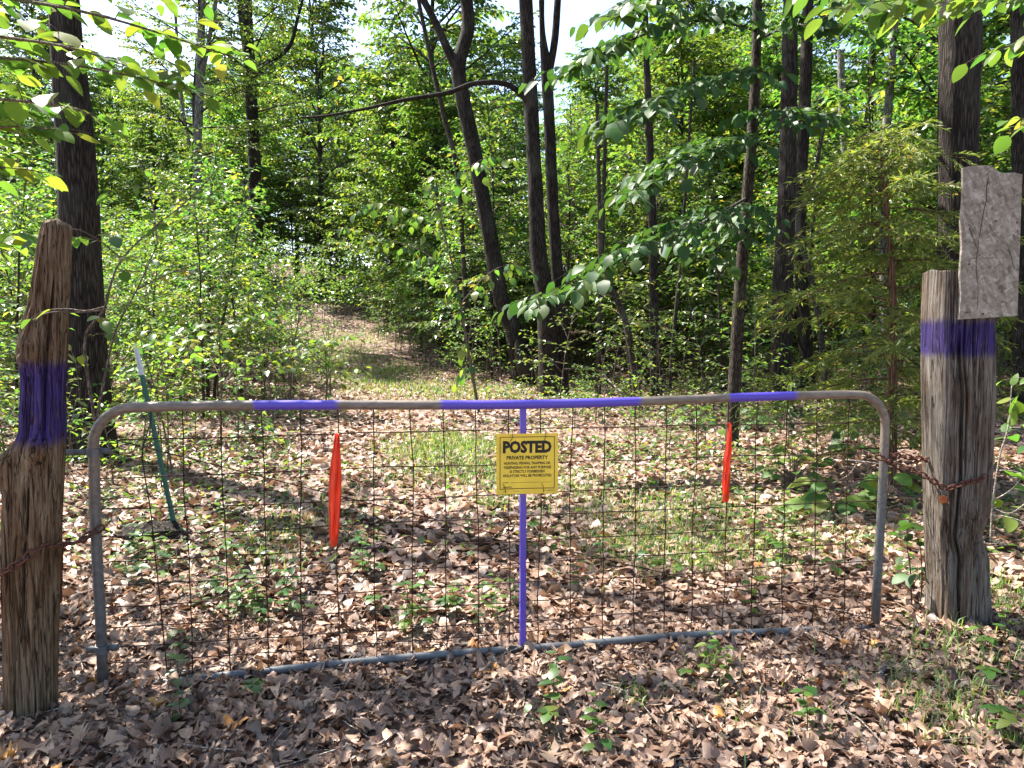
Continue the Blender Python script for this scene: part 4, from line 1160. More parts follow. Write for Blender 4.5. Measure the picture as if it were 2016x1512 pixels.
# ---- overhead canopy added outside the frame for shade, and the wood all round
FL = ('dense green', 'tall broad', 'shorter yellow-green')
def far_tree(k, x, y, s, rz, label, group):
    label = label % FL[k]
    root = thing('oak_tree', label, 'tree', (x, y, tz(x, y)), rz, group); root.scale = (s, s, s * 1.05)
    for nm, me in zip(('trunk', 'branches', 'crown'), FAR[k][:3]): child(nm, me, root)
rf = np.random.default_rng(31)
placed = []
def clear(x, y, d):
    return all((x - a) ** 2 + (y - b_) ** 2 > d * d for a, b_ in placed)
cnt = 0
while cnt < 120:
    y = rf.uniform(29, 95); x = rf.uniform(-0.82, 0.82) * y
    if abs(x - path_x(y)) < 3.0 and y < 46: continue
    if 1008 + F * x / y < 640 and y < 41: continue
    if 1008 + F * x / y < 640 and rf.uniform() < 0.3: continue
    if not clear(x, y, 2.7): continue
    placed.append((x, y)); cnt += 1
    pxt = 1008 + F * x / y; sc_t = rf.uniform(0.75, 1.15); kt = rf.integers(0, 3)
    for lo_, hi_, mx_ in ((860, 990, 0.39), (220, 300, 0.33), (1900, 2080, 0.31)):
        if lo_ < pxt < hi_: sc_t = min(sc_t, max(0.3, (mx_ * y + HC - tz(x, y)) / (16, 19, 13)[kt]))
    far_tree(kt, x, y, sc_t, rf.uniform(0, 6.28), '%s leafy oak crowding the wood far behind the gate', 'oaks of the wood behind the gate')
side = [(-21, 20), (-20, 8), (-24, 31), (15, 13), (19, 22), (13, 4), (22, 30), (-12, -4), (12, -5), (11.5, 20)]
for k, (x, y) in enumerate(side):
    far_tree(k % 3, x, y, 1.0, k * 1.3, '%s leafy oak standing at the side of the clearing round the gate', 'oaks at the sides')

for k, (x, y, sc_t) in enumerate(((-13.5, 9.5, 0.95), (-7.6, -3.6, 0.9))):  # oaks out of view, added so their crowns dapple the foreground with shade
    root = thing('oak_tree', 'unseen open-crowned oak added out to the side to dapple the gate with shade', 'tree', (x, y, tz(x, y)), k * 2.1, 'unseen oaks added to shade the gate')
    S = G(); add_tube(S, [[0, 0, -0.4], [0.02, 0, 0.4], [0.05, 0.03, 4], [0, 0, 7.5]], [0.30, 0.22, 0.19, 0.15], 14, cap=False); S.obj('trunk', M['bark'], root)
    child('branches', CROWNS[4 + k % 2][0], root, (0, 0, 7.0), k, sc_t); child('crown', CROWNS[4 + k % 2][1], root, (0, 0, 7.0), k, sc_t)
# ---- understory trees
ru = np.random.default_rng(41); up = []
def put_under(n, pxr, yr, protos, smin, smax, label, group, gap, names=('trunk', 'branches', 'crown'), name='understory_tree', cat='tree', pool=None, pathgap=2.1, far_mass=None):
    pool = UND if pool is None else pool; c_ = 0; tries = 0
    while c_ < n and tries < 4000:
        tries += 1
        y = yr[0] + (yr[1] - yr[0]) * ru.uniform(0, 1) ** 0.8; x = (ru.uniform(*pxr) - 1008) / F * y
        if abs(x - path_x(y)) < pathgap: continue
        if y < 17.5 and pool is UND and any(abs(1008 + F * x / y - c0_) < 85 for c0_ in (1065, 1285, 1545)): continue
        if any((x - a) ** 2 + (y - b_) ** 2 < gap * gap for a, b_ in up): continue
        up.append((x, y)); c_ += 1
        k = protos[ru.integers(0, len(protos))]; sc_k, rz_k = ru.uniform(smin, smax), ru.uniform(0, 6.28)
        if far_mass is not None: far_mass.append((k, x, y, sc_k, rz_k)); continue
        adj = (('spreading', 'slender', 'small yellow-green', 'tall spreading', 'high-crowned') if pool is UND else ('bushy yellow-green', 'slender green', 'low yellow-green', 'tall green'))[k]
        plant(pool[k][:3], names, name, adj + ' ' + label, cat, x, y, sc_k, rz_k, group, (ru.normal(0, 0.04), ru.normal(0, 0.04)))
put_under(34, (-150, 600), (11, 22), (0, 1, 2), 0.65, 0.95, 'leafy sapling tree in the thicket left of the track', 'sapling trees left of the track', 1.1, pathgap=2.9)
put_under(30, (740, 1120), (20, 37), (0, 1, 2, 3), 0.8, 1.2, 'leafy sapling tree in the thicket right of the track beyond the twin trunks', 'sapling trees beyond the twin trunks', 1.1)
put_under(74, (1120, 2150), (15.5, 36), (0, 1, 3, 4), 0.85, 1.25, 'shaded leafy sapling tree between the dark trunks', 'sapling trees between the dark trunks', 0.95)
put_under(80, (0, 2016), (36, 58), (0, 1, 3, 4), 1.0, 1.5, 'leafy sapling tree closing the far end of the track', 'sapling trees at the far end', 1.2, pathgap=0.0)
put_under(22, (-250, 560), (21, 33), (0, 1, 2), 0.9, 1.15, 'leafy sapling tree on the rising ground behind the left thicket', 'sapling trees on the rising ground', 1.2, pathgap=4.5)
# ---- shrubs
SN = ('stem', 'branches', 'foliage'); FM = []
put_under(60, (-100, 590), (8.0, 24), (0, 1, 2, 3), 0.7, 1.15, 'leafy shrub on a thin stem in the left thicket', 'shrubs of the left thicket', 0.55, SN, 'shrub', 'shrub', SHR, 2.2)
put_under(26, (700, 1130), (17.5, 34), (0, 1, 2, 3), 0.8, 1.3, 'leafy shrub between the track and the twin trunks', 'shrubs by the twin trunks', 0.6, SN, 'shrub', 'shrub', SHR, 1.9)
put_under(130, (440, 960), (33.5, 49), (0, 1, 3), 1.1, 1.7, 'big leafy shrub closing the view where the track bends away', 'shrubs closing the track', 0.55, SN, 'shrub', 'shrub', SHR, 0.0, FM)
put_under(90, (0, 2016), (26, 46), (0, 1, 3), 1.0, 1.5, 'leafy shrub deep in the wood', 'shrubs deep in the wood', 0.9, SN, 'shrub', 'shrub', SHR, 2.3, FM)
put_under(80, (1120, 2100), (13, 30), (0, 1, 2, 3), 0.7, 1.2, 'leafy shrub on the shaded floor among the dark trunks', 'shrubs among the dark trunks', 0.6, SN, 'shrub', 'shrub', SHR, 2.2)
put_under(26, (-60, 340), (6.6, 10.5), (0, 1, 2), 0.6, 1.0, 'leafy shrub close behind the log post and the green steel post', 'shrubs behind the log post', 0.5, SN, 'shrub', 'shrub', SHR, 2.4)
put_under(26, (770, 990), (18, 27), (0, 1, 2, 3), 0.6, 1.05, 'leafy shrub lining the right edge of the track', 'shrubs along the right edge of the track', 0.5, SN, 'shrub', 'shrub', SHR, 1.7)
put_under(26, (690, 900), (25, 36), (0, 1, 3), 0.8, 1.3, 'leafy shrub crowding the far right edge of the track', 'shrubs along the far right edge of the track', 0.6, SN, 'shrub', 'shrub', SHR, 1.5)
put_under(18, (560, 700), (14, 27), (0, 1, 2), 0.6, 0.95, 'leafy shrub lining the left edge of the track', 'shrubs along the left edge of the track', 0.5, SN, 'shrub', 'shrub', SHR, 1.6)
put_under(36, (1060, 2050), (11, 16.5), (0, 1, 2), 0.6, 1.0, 'leafy shrub at the feet of the dark trunks', 'shrubs at the feet of the dark trunks', 0.6, SN, 'shrub', 'shrub', SHR, 2.6)
put_under(14, (1080, 1800), (8.5, 13), (2,), 0.45, 0.8, 'low leafy shrub on the litter in front of the dark trunks', 'low shrubs in front of the dark trunks', 0.5, SN, 'shrub', 'shrub', SHR, 2.2)

# the deep undergrowth reads as one mass
fmg = G()
for k, x, y, sc_k, rz_k in FM:
    p, d, n_, s_ = SHL[k]; c_, sn = math.cos(rz_k), math.sin(rz_k); Rm = np.array([[c_, -sn, 0], [sn, c_, 0], [0, 0, 1.0]])
    scatter(fmg, DI[k % 3], p @ Rm.T * sc_k + [x, y, tz(x, y)], d @ Rm.T, n_ @ Rm.T, s_ * sc_k, ru.uniform(0, 1, len(p)))
    add_tube(fmg, [[x, y, tz(x, y) - 0.1], [x, y, tz(x, y) + 1.2 * sc_k]], [0.014, 0.008], 4, cap=False)
tag(fmg.obj('deep_undergrowth', M['leaf'], None, False), 'mass of leafy shrubs deep in the wood beyond the end of the track', 'undergrowth', kind='stuff')

# ================================================================== near plants whose leaves can be told apart
LEAFM = {}
def leaf_variants(key, mat, tms):
    out = []
    for tm in tms:
        for rv in (0.1, 0.3, 0.5, 0.7, 0.9, 0.985):
            g = G(); g.add(tm[0], tm[1], rv); out.append(g.mesh('leaf', M[mat], True))
    LEAFM[key] = out
OVB = [tmpl_ovate(0.33, 0.07, -0.22, 6, 0.01, 1), tmpl_ovate(0.38, 0.03, -0.35, 6, 0.015, 2), tmpl_ovate(0.30, 0.12, -0.10, 6, 0.01, 3), tmpl_ovate(0.36, -0.05, -0.3, 6, 0.02, 4)]
leaf_variants('near', 'leaf', OVB); leaf_variants('bright', 'leaf_bright', OVB); leaf_variants('dark', 'leaf_dark', OVB)

def leaf_objs(root, org, L, key, rng, limit=300, yellow=0.03):
    p, d, n_, s = L.arr()
    # those that show largest first
    dist = np.linalg.norm(p - np.array([0, 0, HC]), axis=1)
    order = np.argsort(-(s / dist)); keep = order[:limit]; rest = order[limit:]
    ms = LEAFM[key]; nv = len(ms)
    y = norm(d); x = norm(np.cross(y, n_)); z = np.cross(x, y)
    for k in keep:
        o = bpy.data.objects.new('leaf', ms[rng.integers(0, nv // 6) * 6 + (5 if rng.uniform() < yellow else rng.integers(0, 5))]); COL.objects.link(o); o.parent = root
        mm = np.eye(4); mm[:3, 0] = x[k]; mm[:3, 1] = y[k]; mm[:3, 2] = z[k]; mm[:3, :3] *= s[k]; mm[:3, 3] = p[k] - org
        o.matrix_local = Matrix(mm.tolist())
    if len(rest):
        g = G(); c_ = rng.integers(0, len(OV), len(rest)); r = rng.uniform(0, 0.97, len(rest))
        for i_, tm in enumerate(OV):
            q = c_ == i_; scatter(g, tm, p[rest][q] - org, d[rest][q], n_[rest][q], s[rest][q], r[q])
        tag(g.obj('foliage', {'near': M['leaf'], 'bright': M['leaf_bright'], 'dark': M['leaf_dark']}[key], root, False), kind='stuff')

def near_plant(name, label, cat, base, stems, leafsz, spacing, key, seed, twig_every=0.16, twig_len=0.3, limit=300, updev=0.35, droop=0.3, mat='twig', start=0.35, leafdroop=0.3, yellow=0.03, spread=55):
    """stems: list of (world polyline, r0, r1, leafy?)"""
    rng = np.random.default_rng(seed); L = Leaves(); base = np.asarray(base, float)
    root = thing(name, label, cat, base)
    for pl_, r0, r1, leafy in stems:
        pts = smooth_path(np.asarray(pl_, float), 20)
        g = G(); add_tube(g, pts - base, np.linspace(r0, r1, 20), 8 if r0 > 0.02 else 6)
        seg = np.concatenate([[0], np.cumsum(np.linalg.norm(np.diff(pts, axis=0), axis=1))]); tot = seg[-1]
        if leafy:
            for q in range(int(tot * (1 - start) / twig_every)):
                sq = start * tot + (q + rng.uniform(0, 1)) * twig_every
                if sq >= tot: break
                p = np.array([np.interp(sq, seg, pts[:, c_]) for c_ in range(3)]); e = np.array([np.interp(min(sq + 0.05, tot), seg, pts[:, c_]) for c_ in range(3)]) - p
                a = math.atan2(e[1], e[0]) + (1 if q % 2 else -1) * rng.uniform(0.6, 1.3)
                tl = twig_len * rng.uniform(0.5, 1.2) * (1.1 - 0.6 * sq / tot); ss = np.linspace(0, 1, 5)
                tp_ = p + np.stack([np.cos(a) * ss * tl, np.sin(a) * ss * tl, (0.25 * ss - droop * ss ** 2) * tl], -1)
                add_tube(g, tp_ - base, np.linspace(max(r1, 0.0018), 0.0012, 5), 4, cap=False)
                twig_leaves(L, rng, tp_, spacing, leafsz, 0.03, spread, leafdroop, updev)
            twig_leaves(L, rng, pts[13:], spacing, leafsz, 0, spread, leafdroop, updev)
        g.obj('stem', M[mat], root)
    leaf_objs(root, base, L, key, rng, limit, yellow)
    return root

pp = lambda l, Yd: [P(a, b_, Yd + dy) for a, b_, dy in l]
# broad-leaved tree whose dark boughs hang across the right half
Y8 = 9.5
b8 = np.array([xat(1442, Y8, 860), Y8, 0.0]); b8[2] = tz(b8[0], b8[1])
tr8 = [b8 - [0, 0, 0.2]] + pp([(1442, 840, 0), (1455, 600, 0), (1470, 400, 0), (1485, 200, 0), (1490, 60, 0), (1492, -80, 0), (1490, -260, 0)], Y8)
st8 = [(tr8, 0.095, 0.045, False)]
for l in ([(1490, 60, 0), (1400, 40, -0.8), (1290, 60, -1.5), (1180, 110, -2.0), (1110, 150, -2.3)],
          [(1486, 150, 0), (1420, 160, -0.9), (1340, 190, -1.6), (1260, 230, -2.2), (1200, 260, -2.4)],
          [(1480, 260, 0), (1400, 300, -0.8), (1320, 340, -1.3), (1230, 400, -1.6)],
          [(1470, 390, 0), (1400, 430, -0.9), (1320, 470, -1.3), (1240, 500, -1.5), (1150, 560, -1.7), (1040, 600, -2)],
          [(1484, 230, 0), (1540, 220, -0.8), (1590, 250, -1.4)],
          [(1490, 80, 0), (1560, 50, -0.6), (1640, 60, -1.2)],
          [(1490, -60, 0), (1400, -30, -1.2), (1300, 0, -2.0), (1200, 40, -2.6)],
          [(1490, -150, 0), (1560, -60, -1), (1640, 0, -1.8)],
          [(1474, 420, 0), (1430, 470, -0.4), (1400, 520, -0.7)]):
    st8.append((pp(l, Y8), 0.022, 0.004, True))
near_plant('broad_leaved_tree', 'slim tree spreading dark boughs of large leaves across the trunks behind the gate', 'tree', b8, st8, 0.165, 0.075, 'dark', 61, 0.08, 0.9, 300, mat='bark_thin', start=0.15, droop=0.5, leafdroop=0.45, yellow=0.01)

# tree outside the frame on the left whose bough fills the upper left corner
bl = np.array([-4.3, 4.2, tz(-4.3, 4.2)])
tl_ = [bl - [0, 0, 0.2], bl + [0.05, 0, 1.5], bl + [0.1, -0.02, 3.2], bl + [0.15, 0.02, 5.2]]
stl = [(tl_, 0.06, 0.03, False)]
for l, z_ in (([(-420, 120, 0), (-150, 110, -0.1), (80, 120, -0.2), (260, 150, -0.1), (420, 190, 0)], 0), ([(-400, -60, 0), (-100, -20, -0.2), (150, 20, -0.3), (330, 70, -0.2), (480, 120, 0.1)], 0),
              ([(-420, 300, 0), (-200, 270, -0.2), (0, 250, -0.3), (110, 255, -0.4)], 0), ([(-400, 430, 0), (-220, 360, 0.1), (-20, 330, 0.1), (90, 340, 0.2)], 0), ([(-380, -200, 0), (-50, -120, 0.1), (200, -60, 0.3), (420, -10, 0.6)], 0), ([(-400, 20, -0.4), (-100, 60, -0.6), (120, 90, -0.7), (250, 130, -0.7)], 0), ([(-400, 180, -0.4), (-100, 190, -0.6), (100, 205, -0.7), (190, 230, -0.7)], 0), ([(-420, 560, 0), (-200, 500, 0.2), (-20, 470, 0.3), (60, 480, 0.4)], 0)):
    stl.append((pp(l, 4.2), 0.012, 0.003, True))
near_plant('overhanging_tree', 'yellow-green bough reaching into the corner above the cedar log post', 'tree', bl, stl, 0.125, 0.058, 'bright', 62, 0.11, 0.55, 300, start=0.12, mat='twig', droop=0.25, leafdroop=0.15)

# tree outside the frame on the right: dark leaves along the top corner, one dead leaf
brr = np.array([4.6, 5.0, tz(4.6, 5.0)])
str_ = [([brr - [0, 0, 0.2], brr + [0, 0, 2.0], brr + [-0.05, 0, 4.8]], 0.06, 0.035, False)]
for l in ([(2300, -60, 0), (2100, -20, -0.3), (1930, -5, -0.6), (1760, 0, -0.8), (1620, 20, -0.9)], [(2300, 80, 0), (2150, 60, 0), (2050, 70, -0.1), (1960, 100, -0.1)], [(2300, 250, 0), (2180, 230, 0), (2080, 240, 0.1), (1990, 250, 0.2)], [(2300, -200, 0), (2050, -130, -0.2), (1800, -70, -0.4), (1600, -30, -0.5)]):
    str_.append((pp(l, 5.0), 0.012, 0.003, True))
near_plant('overhanging_tree', 'shaded bough with one dead leaf hanging above the strand board', 'tree', brr, str_, 0.14, 0.06, 'near', 63, 0.10, 0.5, 300, start=0.2, leafdroop=0.4)

# saplings by the cedar log post
bs = ground_at(200, 1180); bs[1] = 3.55; bs[0] = xat(190, 3.55, 1100); bs[2] = tz(bs[0], bs[1])
ss_ = [([bs] + pp([(178, 1000, 0), (182, 880, 0), (195, 800, 0), (215, 700, 0), (232, 640, 0), (270, 570, 0.05), (310, 480, 0.1)], 3.55), 0.010, 0.003, False),
       (pp([(188, 830, 0), (172, 740, 0), (168, 660, 0), (205, 610, 0), (218, 560, 0), (240, 510, 0), (300, 450, 0.1), (370, 395, 0.2), (430, 330, 0.3)], 3.55), 0.009, 0.0025, True),
       (pp([(205, 610, 0), (160, 615, -0.5), (100, 615, -0.9), (65, 630, -0.98)], 3.55), 0.004, 0.002, False),
       (pp([(240, 510, 0), (190, 470, -0.2), (140, 450, -0.4), (95, 470, -0.3)], 3.55), 0.004, 0.002, True),
       (pp([(270, 570, 0.05), (330, 540, 0.15), (390, 520, 0.3)], 3.55), 0.004, 0.002, True),
       (pp([(310, 480, 0.1), (300, 400, 0.1), (280, 330, 0.2), (240, 260, 0.2)], 3.55), 0.004, 0.002, True),
       (pp([(182, 880, 0), (160, 800, -0.1), (150, 720, -0.1), (140, 690, -0.1)], 3.55), 0.003, 0.0016, True),
       (pp([(178, 1000, 0), (150, 950, 0.2), (120, 900, 0.3)], 3.55), 0.003, 0.0016, True)]
near_plant('sapling', 'young sapling with broad green leaves growing between the log post and the gate', 'sapling', bs, ss_, 0.075, 0.062, 'near', 64, 0.15, 0.26, 300, start=0.12, updev=0.3, droop=0.3)
sprig_b = P(190, 612, 2.72)
# leafy sprig crossing the face of the log post
near_plant('leafy_sprig', 'sprig of round green leaves hanging across the face of the log post', 'sprig', P(205, 604, 2.60), [(pp([(205, 604, 0), (170, 612, -0.02), (130, 608, -0.04), (90, 612, -0.05), (60, 628, -0.05)], 2.60), 0.003, 0.0015, True)], 0.075, 0.035, 'near', 65, 0.5, 0.08, 60, start=0.0, updev=0.5, leafdroop=0.5)
# shrub left of the log post
b_ = np.array([-2.62, 3.5, tz(-2.62, 3.5)])
near_plant('sapling', 'low bushy sapling filling the gap left of the log post', 'sapling', b_, [([b_, b_ + [0.05, 0, 0.5], b_ + [0.0, 0.05, 1.0], b_ + [0.12, 0, 1.5]], 0.009, 0.003, True), ([b_ + [0.03, 0, 0.3], b_ + [0.2, 0.1, 0.7], b_ + [0.35, 0.1, 1.0]], 0.006, 0.002, True), ([b_ + [0.03, 0, 0.4], b_ + [-0.2, 0.2, 0.8], b_ + [-0.25, 0.3, 1.3]], 0.006, 0.002, True)], 0.085, 0.06, 'bright', 66, 0.13, 0.3, 200, start=0.1)
# dark sapling at the left side of the timber post
b_ = np.array([xat(1795, 3.95, 1190), 3.95, 0.0]); b_[2] = tz(b_[0], b_[1])
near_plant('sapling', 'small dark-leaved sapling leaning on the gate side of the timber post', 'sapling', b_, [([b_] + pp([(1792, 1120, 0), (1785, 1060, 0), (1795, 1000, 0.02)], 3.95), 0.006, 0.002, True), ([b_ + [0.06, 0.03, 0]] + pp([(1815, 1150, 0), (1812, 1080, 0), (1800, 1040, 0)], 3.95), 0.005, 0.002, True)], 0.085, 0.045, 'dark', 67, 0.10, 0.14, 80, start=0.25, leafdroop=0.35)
# pale stems and leaves right of the timber post
b_ = np.array([xat(1950, 5.2, 1080), 5.2, 0.0]); b_[2] = tz(b_[0], b_[1])
near_plant('sapling', 'pale twiggy sapling with big light leaves right of the timber post', 'sapling', b_, [([b_] + pp([(1955, 990, 0), (1968, 900, 0), (1985, 840, 0), (1992, 760, 0)], 5.2), 0.010, 0.003, True), (pp([(1955, 985, 0), (1995, 960, 0), (2040, 900, 0)], 5.2), 0.006, 0.002, True), (pp([(1956, 1000, 0), (1990, 1010, -0.1), (2030, 980, -0.1)], 5.2), 0.005, 0.002, True)], 0.14, 0.08, 'bright', 68, 0.16, 0.3, 140, mat='deadwood', start=0.1)
b_ = np.array([3.75, 4.6, tz(3.75, 4.6)])
near_plant('sapling', 'leafy sapling at the edge of the wood beyond the timber post', 'sapling', b_, [([b_, b_ + [0.0, 0.1, 0.5], b_ + [-0.1, 0.1, 1.1], b_ + [-0.05, 0.1, 1.7]], 0.010, 0.003, True), ([b_ + [0, 0, 0.5], b_ + [-0.25, 0.2, 0.9], b_ + [-0.35, 0.2, 1.3]], 0.007, 0.002, True)], 0.10, 0.07, 'near', 69, 0.15, 0.35, 160, start=0.15)
# saplings with pale leaf tops behind the left half of the gate
for q, (px, py, Yd, hh, lab, ky) in enumerate(((430, 720, 10.0, 1.75, 'spreading sapling with pale flat leaf layers behind the green steel post', 'near'), (640, 760, 12.5, 1.4, 'bright leafy sapling standing at the left edge of the track', 'bright'))):
    bx_ = xat(px, Yd, py); b_ = np.array([bx_, Yd, tz(bx_, Yd)])
    stx = [([b_, b_ + [0.03, 0, hh * 0.5], b_ + [0.0, 0.02, hh]], 0.016, 0.005, True)]
    for a in range(7):
        an = a * 0.9 + 0.4; r_ = 1.0 if q == 0 else 0.7
        stx.append(([b_ + [0.02, 0, hh * (0.35 + 0.08 * a)], b_ + [math.cos(an) * r_ * 0.5, math.sin(an) * r_ * 0.5, hh * (0.55 + 0.07 * a)], b_ + [math.cos(an) * r_, math.sin(an) * r_, hh * (0.6 + 0.07 * a)]], 0.008, 0.002, True))
    near_plant('sapling', lab, 'sapling', b_, stx, 0.13, 0.08, ky, 70 + q, 0.15, 0.45, 300, start=0.25, droop=0.35)
# compound-leaved sprays hanging beside the track
Yc = 13.5
bx_ = xat(830, Yc + 2, 760); b_ = np.array([xat(900, Yc, 760) + 0.4, Yc, 0]); b_[2] = tz(b_[0], b_[1])
near_plant('hickory_sapling', 'hickory sapling with drooping sunlit sprays over the right edge of the track', 'sapling', b_, [([b_] + pp([(915, 650, 0), (900, 560, 0), (880, 480, 0), (860, 400, 0), (850, 330, 0)], Yc), 0.028, 0.006, True), (pp([(900, 560, 0), (840, 500, 0), (760, 470, 0), (690, 450, 0), (655, 455, 0)], Yc), 0.010, 0.002, True), (pp([(880, 480, 0), (820, 420, 0), (740, 400, 0), (700, 420, 0)], Yc), 0.009, 0.002, True), (pp([(905, 600, 0), (960, 540, 0), (1010, 520, -.3), (1050, 540, -.4)], Yc), 0.009, 0.002, True), (pp([(865, 420, 0), (900, 350, 0), (960, 310, 0), (1010, 320, 0)], Yc), 0.009, 0.002, True)], 0.17, 0.075, 'near', 75, 0.20, 0.45, 300, start=0.15, droop=0.7, leafdroop=0.9)

# ---- red cedar behind the right end of the gate
Yc = 7.2
bc = np.array([xat(1757, Yc, 905), Yc, 0.0]); bc[2] = tz(bc[0], Yc)
ced = thing('red_cedar', 'feathery yellow-green cedar with a reddish trunk behind the padlocked end of the gate', 'tree', bc)
trk = np.array([bc - [0, 0, 0.15]] + pp([(1757, 800, 0), (1758, 600, 0), (1750, 450, 0), (1738, 330, 0), (1732, 260, 0)], Yc)) - bc
M['cedar_bark'] = bark_mat('cedar_bark', (0.10, 0.052, 0.034), (0.22, 0.13, 0.09), 60, 3, 0.006, 0.05)
g = G(); add_tube(g, smooth_path(trk, 40), np.linspace(0.052, 0.010, 40), 12); g.obj('trunk', M['cedar_bark'], ced)
rc = np.random.default_rng(81); Lc = Leaves(); gb = G()
trs = smooth_path(trk, 60)
for k in range(105):
    t = 0.12 + 0.88 * (k + rc.uniform(0, 1)) / 105
    p = trs[min(int(t * 59), 59)]
    az = k * 2.4 + rc.uniform(-0.4, 0.4) + 0.8 * math.sin(k * 0.21); ln = (1.35 * (1 - t) ** 0.6 * (0.6 + 0.4 * math.sin(min(t * 4, 1.57))) + 0.12) * rc.choice([0.4, 0.7, 1.0, 1.25]) * rc.uniform(0.8, 1.1)
    el = rc.uniform(-0.1, 0.6); kk = 8; ss = np.linspace(0, 1, kk)
    pts = p + np.stack([np.cos(az) * ss * ln, np.sin(az) * ss * ln, (el * ss - 0.45 * ss ** 2 + 0.1 * ss ** 4) * ln], -1)
    add_tube(gb, pts, np.linspace(0.009, 0.002, kk) * (0.5 + ln * 0.5), 4, cap=False)
    for q in range(int(ln / 0.033)):
        u = 0.15 + 0.85 * rc.uniform(); b0 = np.array([np.interp(u, ss, pts[:, c_]) for c_ in range(3)])
        a2 = az + rc.normal(0, 0.9); l2 = rc.uniform(0.10, 0.26); e2 = rc.uniform(-0.5, 0.3)
        m = 11; s2 = np.linspace(0.1, 1, m)
        sp_ = b0 + np.stack([np.cos(a2) * s2 * l2, np.sin(a2) * s2 * l2, (e2 * s2 - 0.3 * s2 ** 2) * l2], -1)
        aa = a2 + np.where(np.arange(m) % 2, 1, -1) * rc.uniform(0.2, 0.75, m)
        dd = np.stack([np.cos(aa), np.sin(aa), e2 - 0.5 * s2 + rc.normal(0, 0.35, m)], -1)
        Lc.add(sp_, dd, rc.normal(0, 1, (m, 3)) + [0, 0, 0.8], rc.uniform(0.045, 0.095, m))
gb.obj('branches', M['cedar_bark'], ced)
child('foliage', leaf_mesh('foliage', Lc, [tmpl_diamond(0.11, 0.0, 0.0), tmpl_diamond(0.09, 0.02, -0.1)], M['leaf_cedar'], rngv), ced)
print('CEDAR', Lc.count())

# ================================================================== seedlings, each a plant of its own
SEED = []
rs = np.random.default_rng(91)
def seedling_proto(kind, seed):
    r = np.random.default_rng(seed); L = Leaves(); g = G()
    if kind == 'whorl':        # five leaflets on one stalk
        h = 0.10
        add_tube(g, [[0, 0, -0.02], [0.01, 0, h * 0.6], [0.0, 0.01, h]], [0.0022, 0.0018, 0.0014], 5)
        for k in range(5):
            a = k * 1.2566 + r.uniform(-0.2, 0.2)
            L.add(np.array([[0, 0.01, h]]), np.array([[math.cos(a), math.sin(a), r.uniform(-0.15, 0.25)]]), np.array([[0, 0, 1.0]]), np.array([r.uniform(0.055, 0.085)]))
    elif kind == 'upright':
        h = 0.24; pts = smooth_path([[0, 0, -0.02], [0.015, 0.01, h * 0.4], [-0.01, 0.02, h * 0.75], [0.01, 0.0, h]], 12); add_tube(g, pts, np.linspace(0.003, 0.0012, 12), 5)
        for k in range(9):
            z = h * (0.2 + 0.8 * k / 8); p = np.array([np.interp(z, pts[:, 2], pts[:, c_]) for c_ in range(3)]); a = k * 2.4 + r.uniform(-0.3, 0.3)
            L.add(p[None], np.array([[math.cos(a), math.sin(a), r.uniform(-0.2, 0.4)]]), np.array([[0, 0, 1.0]]), np.array([r.uniform(0.045, 0.075)]))
    else:                      # low rosette of three or four leaves
        for k in range(4):
            a = k * 1.57 + r.uniform(-0.4, 0.4); q = np.array([math.cos(a), math.sin(a), 0]) * r.uniform(0.02, 0.05); hh = r.uniform(0.04, 0.10)
            add_tube(g, [[0, 0, -0.02], q * 0.5 + [0, 0, hh * 0.7], q + [0, 0, hh]], 0.0013, 4)
            L.add((q + [0, 0, hh])[None], np.array([[math.cos(a), math.sin(a), r.uniform(-0.4, 0.1)]]), np.array([[0, 0, 1.0]]), np.array([r.uniform(0.045, 0.07)]))
    return g.mesh('stem', M['twig']), L.arr(), kind
for k in range(6): SEED.append(seedling_proto(('whorl', 'upright', 'rosette')[k % 3], 500 + k))
SLAB = {'whorl': ('five-leaved green creeper seedling sprouting through the dry leaves', 'five-leaved seedlings'),
        'upright': ('upright green seedling with leaves up its thin stem among the dry leaves', 'upright seedlings'),
        'rosette': ('low seedling of a few round green leaves on the leaf litter', 'low round-leaved seedlings')}
def seedling(k, x, y, s, rz, key='near'):
    st, (p, d, n_, sz), kind = SEED[k]
    root = thing('seedling', SLAB[kind][0], 'seedling', (x, y, tz(x, y) + 0.012), rz, SLAB[kind][1]); root.scale = (s, s, s)
    child('stem', st, root)
    yy = norm(d); xx = norm(np.cross(yy, n_)); zz = np.cross(xx, yy); ms = LEAFM[key]
    for q in range(len(p)):
        o = bpy.data.objects.new('leaf', ms[rs.integers(0, len(ms) // 6) * 6 + rs.integers(0, 5)]); COL.objects.link(o); o.parent = root
        mm = np.eye(4); mm[:3, 0] = xx[q]; mm[:3, 1] = yy[q]; mm[:3, 2] = zz[q]; mm[:3, :3] *= sz[q]; mm[:3, 3] = p[q]
        o.matrix_local = Matrix(mm.tolist())
spots = []
def cluster(px, py, rx, ry, n):
    for _ in range(n): spots.append((px + rs.normal(0, rx), py + rs.normal(0, ry)))
cluster(460, 1195, 75, 24, 26); cluster(890, 1225, 75, 26, 16); cluster(1055, 1430, 25, 45, 3); cluster(1370, 1345, 30, 18, 3)
cluster(285, 1120, 28, 35, 11); cluster(1600, 1455, 20, 10, 2); cluster(1960, 1460, 30, 20, 3); cluster(650, 1150, 90, 40, 8); cluster(1150, 1130, 90, 40, 8)
cluster(1600, 1060, 90, 30, 8); cluster(1900, 1300, 60, 30, 5); cluster(800, 1080, 120, 40, 8); cluster(300, 1040, 70, 40, 8); cluster(1450, 1180, 120, 40, 5); cluster(330, 1380, 200, 25, 3); cluster(1180, 1490, 20, 8, 2)
